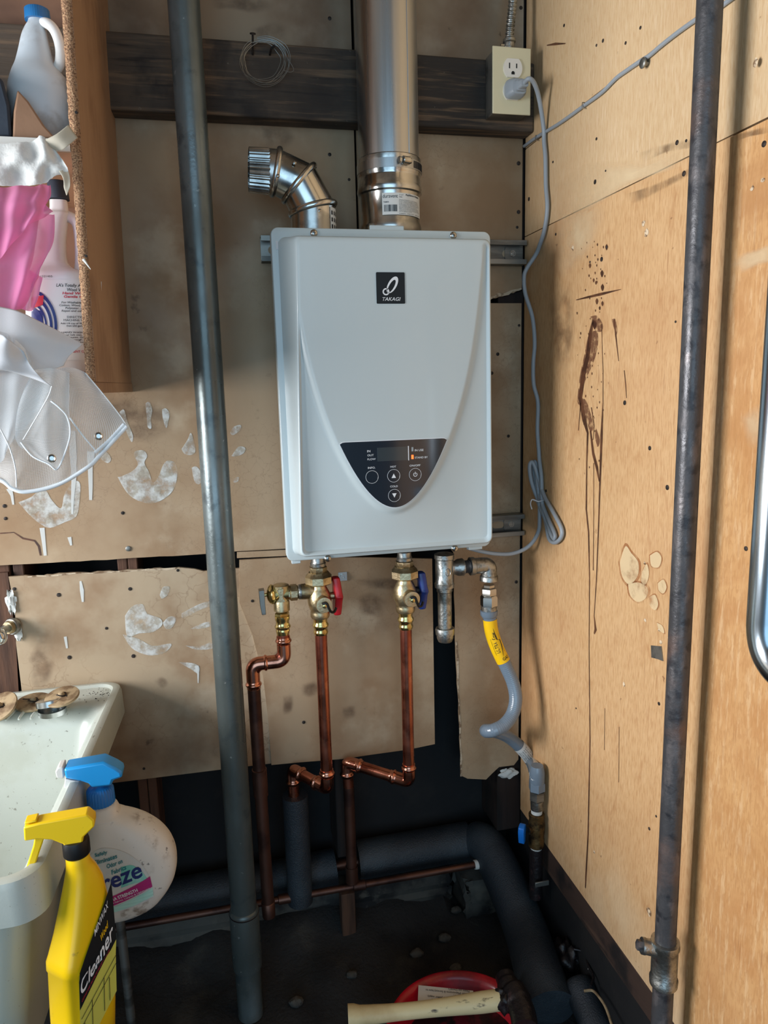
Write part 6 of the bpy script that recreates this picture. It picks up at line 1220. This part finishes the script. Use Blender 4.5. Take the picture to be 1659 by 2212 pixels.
# crumpled white sheet with tape over the shelf edge
SHT = thing('crumpled_sheet', 'crumpled white sheet hanging over the shelf edge with masking tape ends', 'paper', tuple(P(60, 320, Y=-.31)))
cloth('sheet', 'paper', [[(-150, 312, -.310), (-60, 310, -.312), (0, 311, -.312), (40, 307, -.314), (70, 305, -.314), (88, 293, -.318), (104, 304, -.316), (118, 322, -.318)], [(-150, 345, -.318), (-60, 340, -.322), (0, 345, -.318), (40, 335, -.328), (75, 338, -.320), (98, 330, -.330), (122, 340, -.318), (142, 356, -.322)],
                        [(-150, 375, -.316), (-60, 380, -.322), (0, 375, -.326), (40, 372, -.318), (75, 375, -.328), (100, 366, -.320), (122, 362, -.324), (147, 372, -.320)], [(-150, 402, -.314), (-60, 402, -.318), (0, 402, -.320), (40, 401, -.316), (75, 400, -.320), (100, 395, -.318), (118, 380, -.320), (140, 378, -.318)]], (6, 7), (.0005, 3, 2), SHT, jit=.0004)
cloth('tape_end', 'tape', [[(98, 302, -.320), (110, 318, -.320), (126, 326, -.320)], [(122, 290, -.324), (132, 304, -.326), (142, 320, -.324)], [(148, 270, -.318), (158, 284, -.318), (168, 298, -.318)]], (5, 5), (.0008, 1, 1), SHT, th=.0003)
cloth('tape_end', 'tape', [[(122, 362, -.322), (135, 368, -.322), (147, 368, -.321)], [(136, 385, -.322), (142, 384, -.322), (151, 382, -.320)], [(138, 405, -.318), (144, 410, -.318), (152, 402, -.318)], [(141, 414, -.316), (144, 422, -.316), (149, 412, -.316)]], (5, 5), (.0005, 1, 1), SHT, th=.0003)
# detergent bottle on the lower shelf
DYb = -.20
DB = thing('detergent_bottle', 'white wool detergent bottle with dark cap on the lower cabinet shelf', 'bottle', tuple(P(130, 800, Y=DYb))); DB.location.z = CZ0 + .0135
rows = [(806, 64, 206), (798, 60, 209), (700, 60, 207), (620, 60, 203), (598, 62, 196), (588, 66, 178), (578, 70, 156), (560, 74, 144), (520, 80, 142), (480, 86, 146), (464, 94, 150), (458, 104, 148), (452, 108, 147), (434, 108, 145)]
rings, surfD = loftrows(rows, DYb, lambda hw, z: min(hw * .9, .036), e=3.2); dz = CZ0 + .0135 - rings[0][0].z
g = G(); g.loft([[v + Vector((0, 0, dz * max(0, 1 - (ring[0].z - rings[0][0].z) / .04))) for v in ring] for ring in rings]); part('bottle_body', g, 'whitepl', DB, ang=60)
cD = P(127, 432, Y=DYb); kd = mpp(cD); g = G(); g.rev(cD, (0, 0, 1), [(0, 22 * kd), (P(127, 394, Y=DYb).z - cD.z, 20 * kd), (P(127, 392, Y=DYb).z - cD.z, 18 * kd)], 40); part('cap', g, 'darkthing', DB, 'dark blue cap', ang=60)
g = G(); g.tube(crom([P(140, 466, Y=DYb), P(156, 472, Y=DYb), P(168, 486, Y=DYb), P(173, 520, Y=DYb), P(174, 570, Y=DYb), P(169, 604, Y=DYb)], 6), .0072, 18); part('handle', g, 'whitepl', DB, ang=60)
DYf = DYb - .036
DL = patch(DB, 'front_label', 'paperlab', [(66, 604), (110, 604), (160, 604), (215, 604)], [(66, 778), (110, 778), (160, 778), (215, 778)], surfD, DYf, .0006)
def dt(body, m, u, v, w_px, h_px, bold=0, shear=0):
    p = P(u, v, Y=DYf); k = mpp(p); text('lettering', body, m, DL, (0, 0, 0), w=w_px * k, h=h_px * k, bold=bold, shear=shear, align='CENTER', warp=lambda a, c: surfD(p.x + a, p.z + c, .0012))
dt("LA's Totally AWESOME\nWool Wash", 'printblk', 123, 629, 84, 16, .01, .25); dt('Hand Wash &\nGentle Cycle', 'redprint', 136, 645, 58, 14, .03, .2)
dt('For Washables such as\nCotton, Wool, Cashmere,\nPolyester, Acrylic,\nRayon and other fabrics', 'printblk', 130, 675, 74, 23, .01, .2)
dt('DIRECTIONS\nMACHINE WASH:', 'printblk', 138, 694, 56, 11); dt('Add 1/4 cup of Wool Wash\nthen add garments', 'printblk', 132, 707, 66, 10, .01)
dt('HAND WASH: Use\nyour tub size. Soak\n3 minutes. Gently\nrinse through. Hang\nor lay flat to dry', 'printblk', 136, 742, 58, 25, .01); dt('GARMENT CARE', 'redprint', 140, 762, 50, 5, .01)
dt('1021405', 'printblk', 88, 599, 24, 4)
arcs = G()
for r0, r1 in ((60, 66), (50, 56), (40, 44), (26, 36)):
    vs = []; n = 16
    for j in range(n + 1):
        q = math.radians(-8 + 74 * j / n); 
        for r in (r0, r1): vs.append(px2s(58 + r * math.cos(q), 705 - r * 1.25 * math.sin(q), surfD, DYf, .0012))
    arcs.add(vs, [(2 * j, 2 * j + 1, 2 * j + 3, 2 * j + 2) for j in range(n)])
part('blue_arcs', arcs, 'navyprint', DL, 'dark blue curved stripes', ang=180)
patch(DL, 'red_patch', 'redprint', [(66, 642), (80, 640), (95, 638)], [(66, 665), (80, 663), (93, 658)], surfD, DYf, .0014, 4)
patch(DL, 'letter_bars', 'navyprint', [(66, 672), (80, 670), (92, 672)], [(66, 705), (80, 705), (94, 705)], surfD, DYf, .0010, 4)
# pink tulle
TU = thing('pink_tulle', 'bunch of pink tulle netting pushed into the left of the cabinet', 'fabric', tuple(P(40, 600, Y=-.285)))
cloth('tulle_fold', 'tulle', [[(-160, 400, -.290), (-60, 402, -.296), (0, 404, -.290), (50, 402, -.296), (90, 400, -.290), (108, 398, -.286)], [(-160, 440, -.296), (-60, 445, -.304), (0, 440, -.296), (45, 436, -.306), (85, 428, -.294), (112, 424, -.284)], [(-160, 500, -.294), (-60, 500, -.302), (0, 498, -.298), (45, 470, -.302), (85, 452, -.296), (100, 442, -.286)], [(-160, 560, -.292), (-60, 570, -.298), (0, 560, -.294), (40, 510, -.300), (80, 476, -.292), (116, 458, -.284)]], (9, 9), (.0042, 4, 2), TU)
cloth('tulle_fold', 'tulle', [[(-160, 470, -.278), (-60, 480, -.284), (0, 500, -.280), (50, 480, -.286), (90, 462, -.280), (117, 462, -.272)], [(-160, 560, -.278), (-60, 560, -.286), (0, 560, -.280), (50, 540, -.286), (90, 530, -.278), (118, 520, -.270)], [(-160, 620, -.278), (-60, 620, -.284), (0, 620, -.280), (40, 610, -.284), (70, 600, -.278), (98, 560, -.270)], [(-160, 690, -.276), (-60, 690, -.280), (0, 680, -.278), (30, 672, -.280), (52, 660, -.278), (84, 600, -.272)]], (9, 9), (.0045, 3, 2), TU)
cloth('tulle_fold', 'tulle', [[(30, 560, -.268), (60, 580, -.270), (92, 600, -.262)], [(40, 600, -.272), (66, 620, -.272), (84, 640, -.262)], [(30, 660, -.270), (60, 672, -.268), (74, 668, -.262)]], (8, 8), (.002, 2, 2), TU)
# white cloth
WCL = thing('white_cloth', 'smooth white cloth drooping over the lower cabinet shelf edge', 'cloth', tuple(P(60, 760, Y=-.31)))
cloth('cloth_sheet', 'cloth', [[(-160, 640, -.296), (-60, 648, -.300), (0, 662, -.302), (40, 672, -.304), (90, 696, -.304), (140, 722, -.306), (178, 743, -.306)], [(-160, 690, -.306), (-60, 700, -.314), (0, 710, -.318), (40, 715, -.320), (90, 728, -.320), (135, 742, -.316), (170, 751, -.310)], [(-160, 740, -.312), (-60, 745, -.320), (0, 750, -.324), (45, 760, -.326), (90, 772, -.324), (128, 770, -.318), (150, 770, -.312)], [(-160, 790, -.312), (-60, 790, -.318), (0, 795, -.320), (50, 795, -.322), (92, 802, -.320), (120, 796, -.316), (138, 790, -.312)]], (7, 8), (.0016, 2, 1), WCL, th=.0008)
# net laundry bag
NB = thing('net_bag', 'white net laundry bag with hemmed edge hanging below the cabinet', 'laundry bag', tuple(P(110, 860, Y=-.32)))
cloth('bag_cloth', 'netfine', [[(-160, 700, -.330), (-60, 712, -.334), (0, 716, -.336), (30, 730, -.338), (60, 762, -.336)], [(-160, 790, -.334), (-60, 790, -.342), (0, 780, -.346), (45, 790, -.344), (82, 812, -.336)], [(-160, 860, -.334), (-60, 850, -.342), (0, 850, -.346), (55, 838, -.340), (112, 832, -.332)], [(-160, 930, -.334), (-60, 920, -.340), (0, 920, -.344), (50, 900, -.336), (98, 858, -.330)], [(-160, 1010, -.334), (-60, 1000, -.338), (0, 1000, -.340), (30, 950, -.334), (96, 880, -.330)]], (8, 8), (.003, 3, 2), NB, uvs=1)
cloth('bag_cloth', 'cloth', [[(-160, 690, -.345), (-60, 712, -.350), (0, 722, -.352), (25, 738, -.352), (50, 760, -.350)], [(-160, 760, -.350), (-60, 770, -.358), (0, 775, -.360), (40, 785, -.358), (75, 800, -.350)], [(-160, 820, -.350), (-60, 820, -.356), (0, 800, -.358), (60, 815, -.352), (112, 834, -.344)]], (7, 7), (.003, 2, 2), NB, th=.0006)
cloth('bag_net', 'net', [[(-60, 820, -.322), (0, 812, -.324), (60, 800, -.326), (120, 796, -.320), (155, 794, -.314), (185, 805, -.312)], [(-60, 880, -.326), (0, 870, -.330), (60, 860, -.332), (120, 850, -.326), (180, 845, -.320), (222, 850, -.314)], [(-60, 950, -.326), (0, 940, -.332), (60, 930, -.334), (125, 920, -.328), (190, 905, -.320), (255, 892, -.312)], [(-60, 1010, -.324), (0, 1000, -.330), (60, 995, -.332), (130, 980, -.326), (195, 958, -.318), (274, 920, -.310)], [(-60, 1030, -.322), (0, 1036, -.326), (55, 1061, -.328), (125, 1046, -.324), (190, 1008, -.318), (272, 928, -.310)]], (9, 9), (.0028, 3, 2), NB)
cloth('bag_net', 'net', [[(70, 800, -.338), (110, 795, -.336), (150, 806, -.330)], [(40, 880, -.342), (100, 868, -.342), (150, 880, -.332)], [(35, 950, -.342), (100, 955, -.342), (152, 950, -.332)], [(60, 975, -.338), (122, 1012, -.338), (140, 980, -.332)]], (9, 9), (.002, 2, 1), NB)
def hem(pts, r=.0016, m='hem'): g = G(); g.tube(crom(pts, 8), r, 8); part('hem', g, m, NB, ang=60)
hem([P(-60, 1030, Y=-.324), P(0, 1037, Y=-.328), P(28, 1056, Y=-.330), P(60, 1062, Y=-.330), P(125, 1047, Y=-.326), P(190, 1009, Y=-.320), P(215, 985, Y=-.316), P(274, 921, Y=-.312)], .0026)
hem([P(205, 978, Y=-.318), P(235, 952, Y=-.314), P(268, 916, Y=-.312)], .0022)
hem([P(45, 955, Y=-.344), P(70, 985, Y=-.344), P(105, 1002, Y=-.344), P(124, 1013, Y=-.342), P(142, 975, Y=-.338), P(152, 935, Y=-.336), P(145, 900, Y=-.338), P(128, 880, Y=-.342), P(110, 866, Y=-.342)], .0012)
hem([P(151, 902, Y=-.334), P(175, 935, Y=-.330), P(206, 972, Y=-.322)], .0012)
hem([P(0, 925, Y=-.348), P(20, 965, Y=-.344), P(33, 1010, Y=-.338), P(36, 1052, Y=-.332)], .0009)
hem([P(112, 834, Y=-.348), P(100, 865, Y=-.348), P(50, 950, Y=-.346)], .0007); hem([P(185, 806, Y=-.316), P(222, 850, Y=-.318), P(256, 893, Y=-.314), P(275, 921, Y=-.312)], .0006)
for u, v in ((112, 990), (213, 942)):
    g = G(); p = P(u, v, Y=-.345 if u < 150 else -.326); g.rev(p, (0, -1, 0), [(0, .0048), (.001, .005), (.0016, .0042), (.001, .0028), (.0004, .0026)], 24); part('snap', g, 'screw', NB, 'round metal snap')
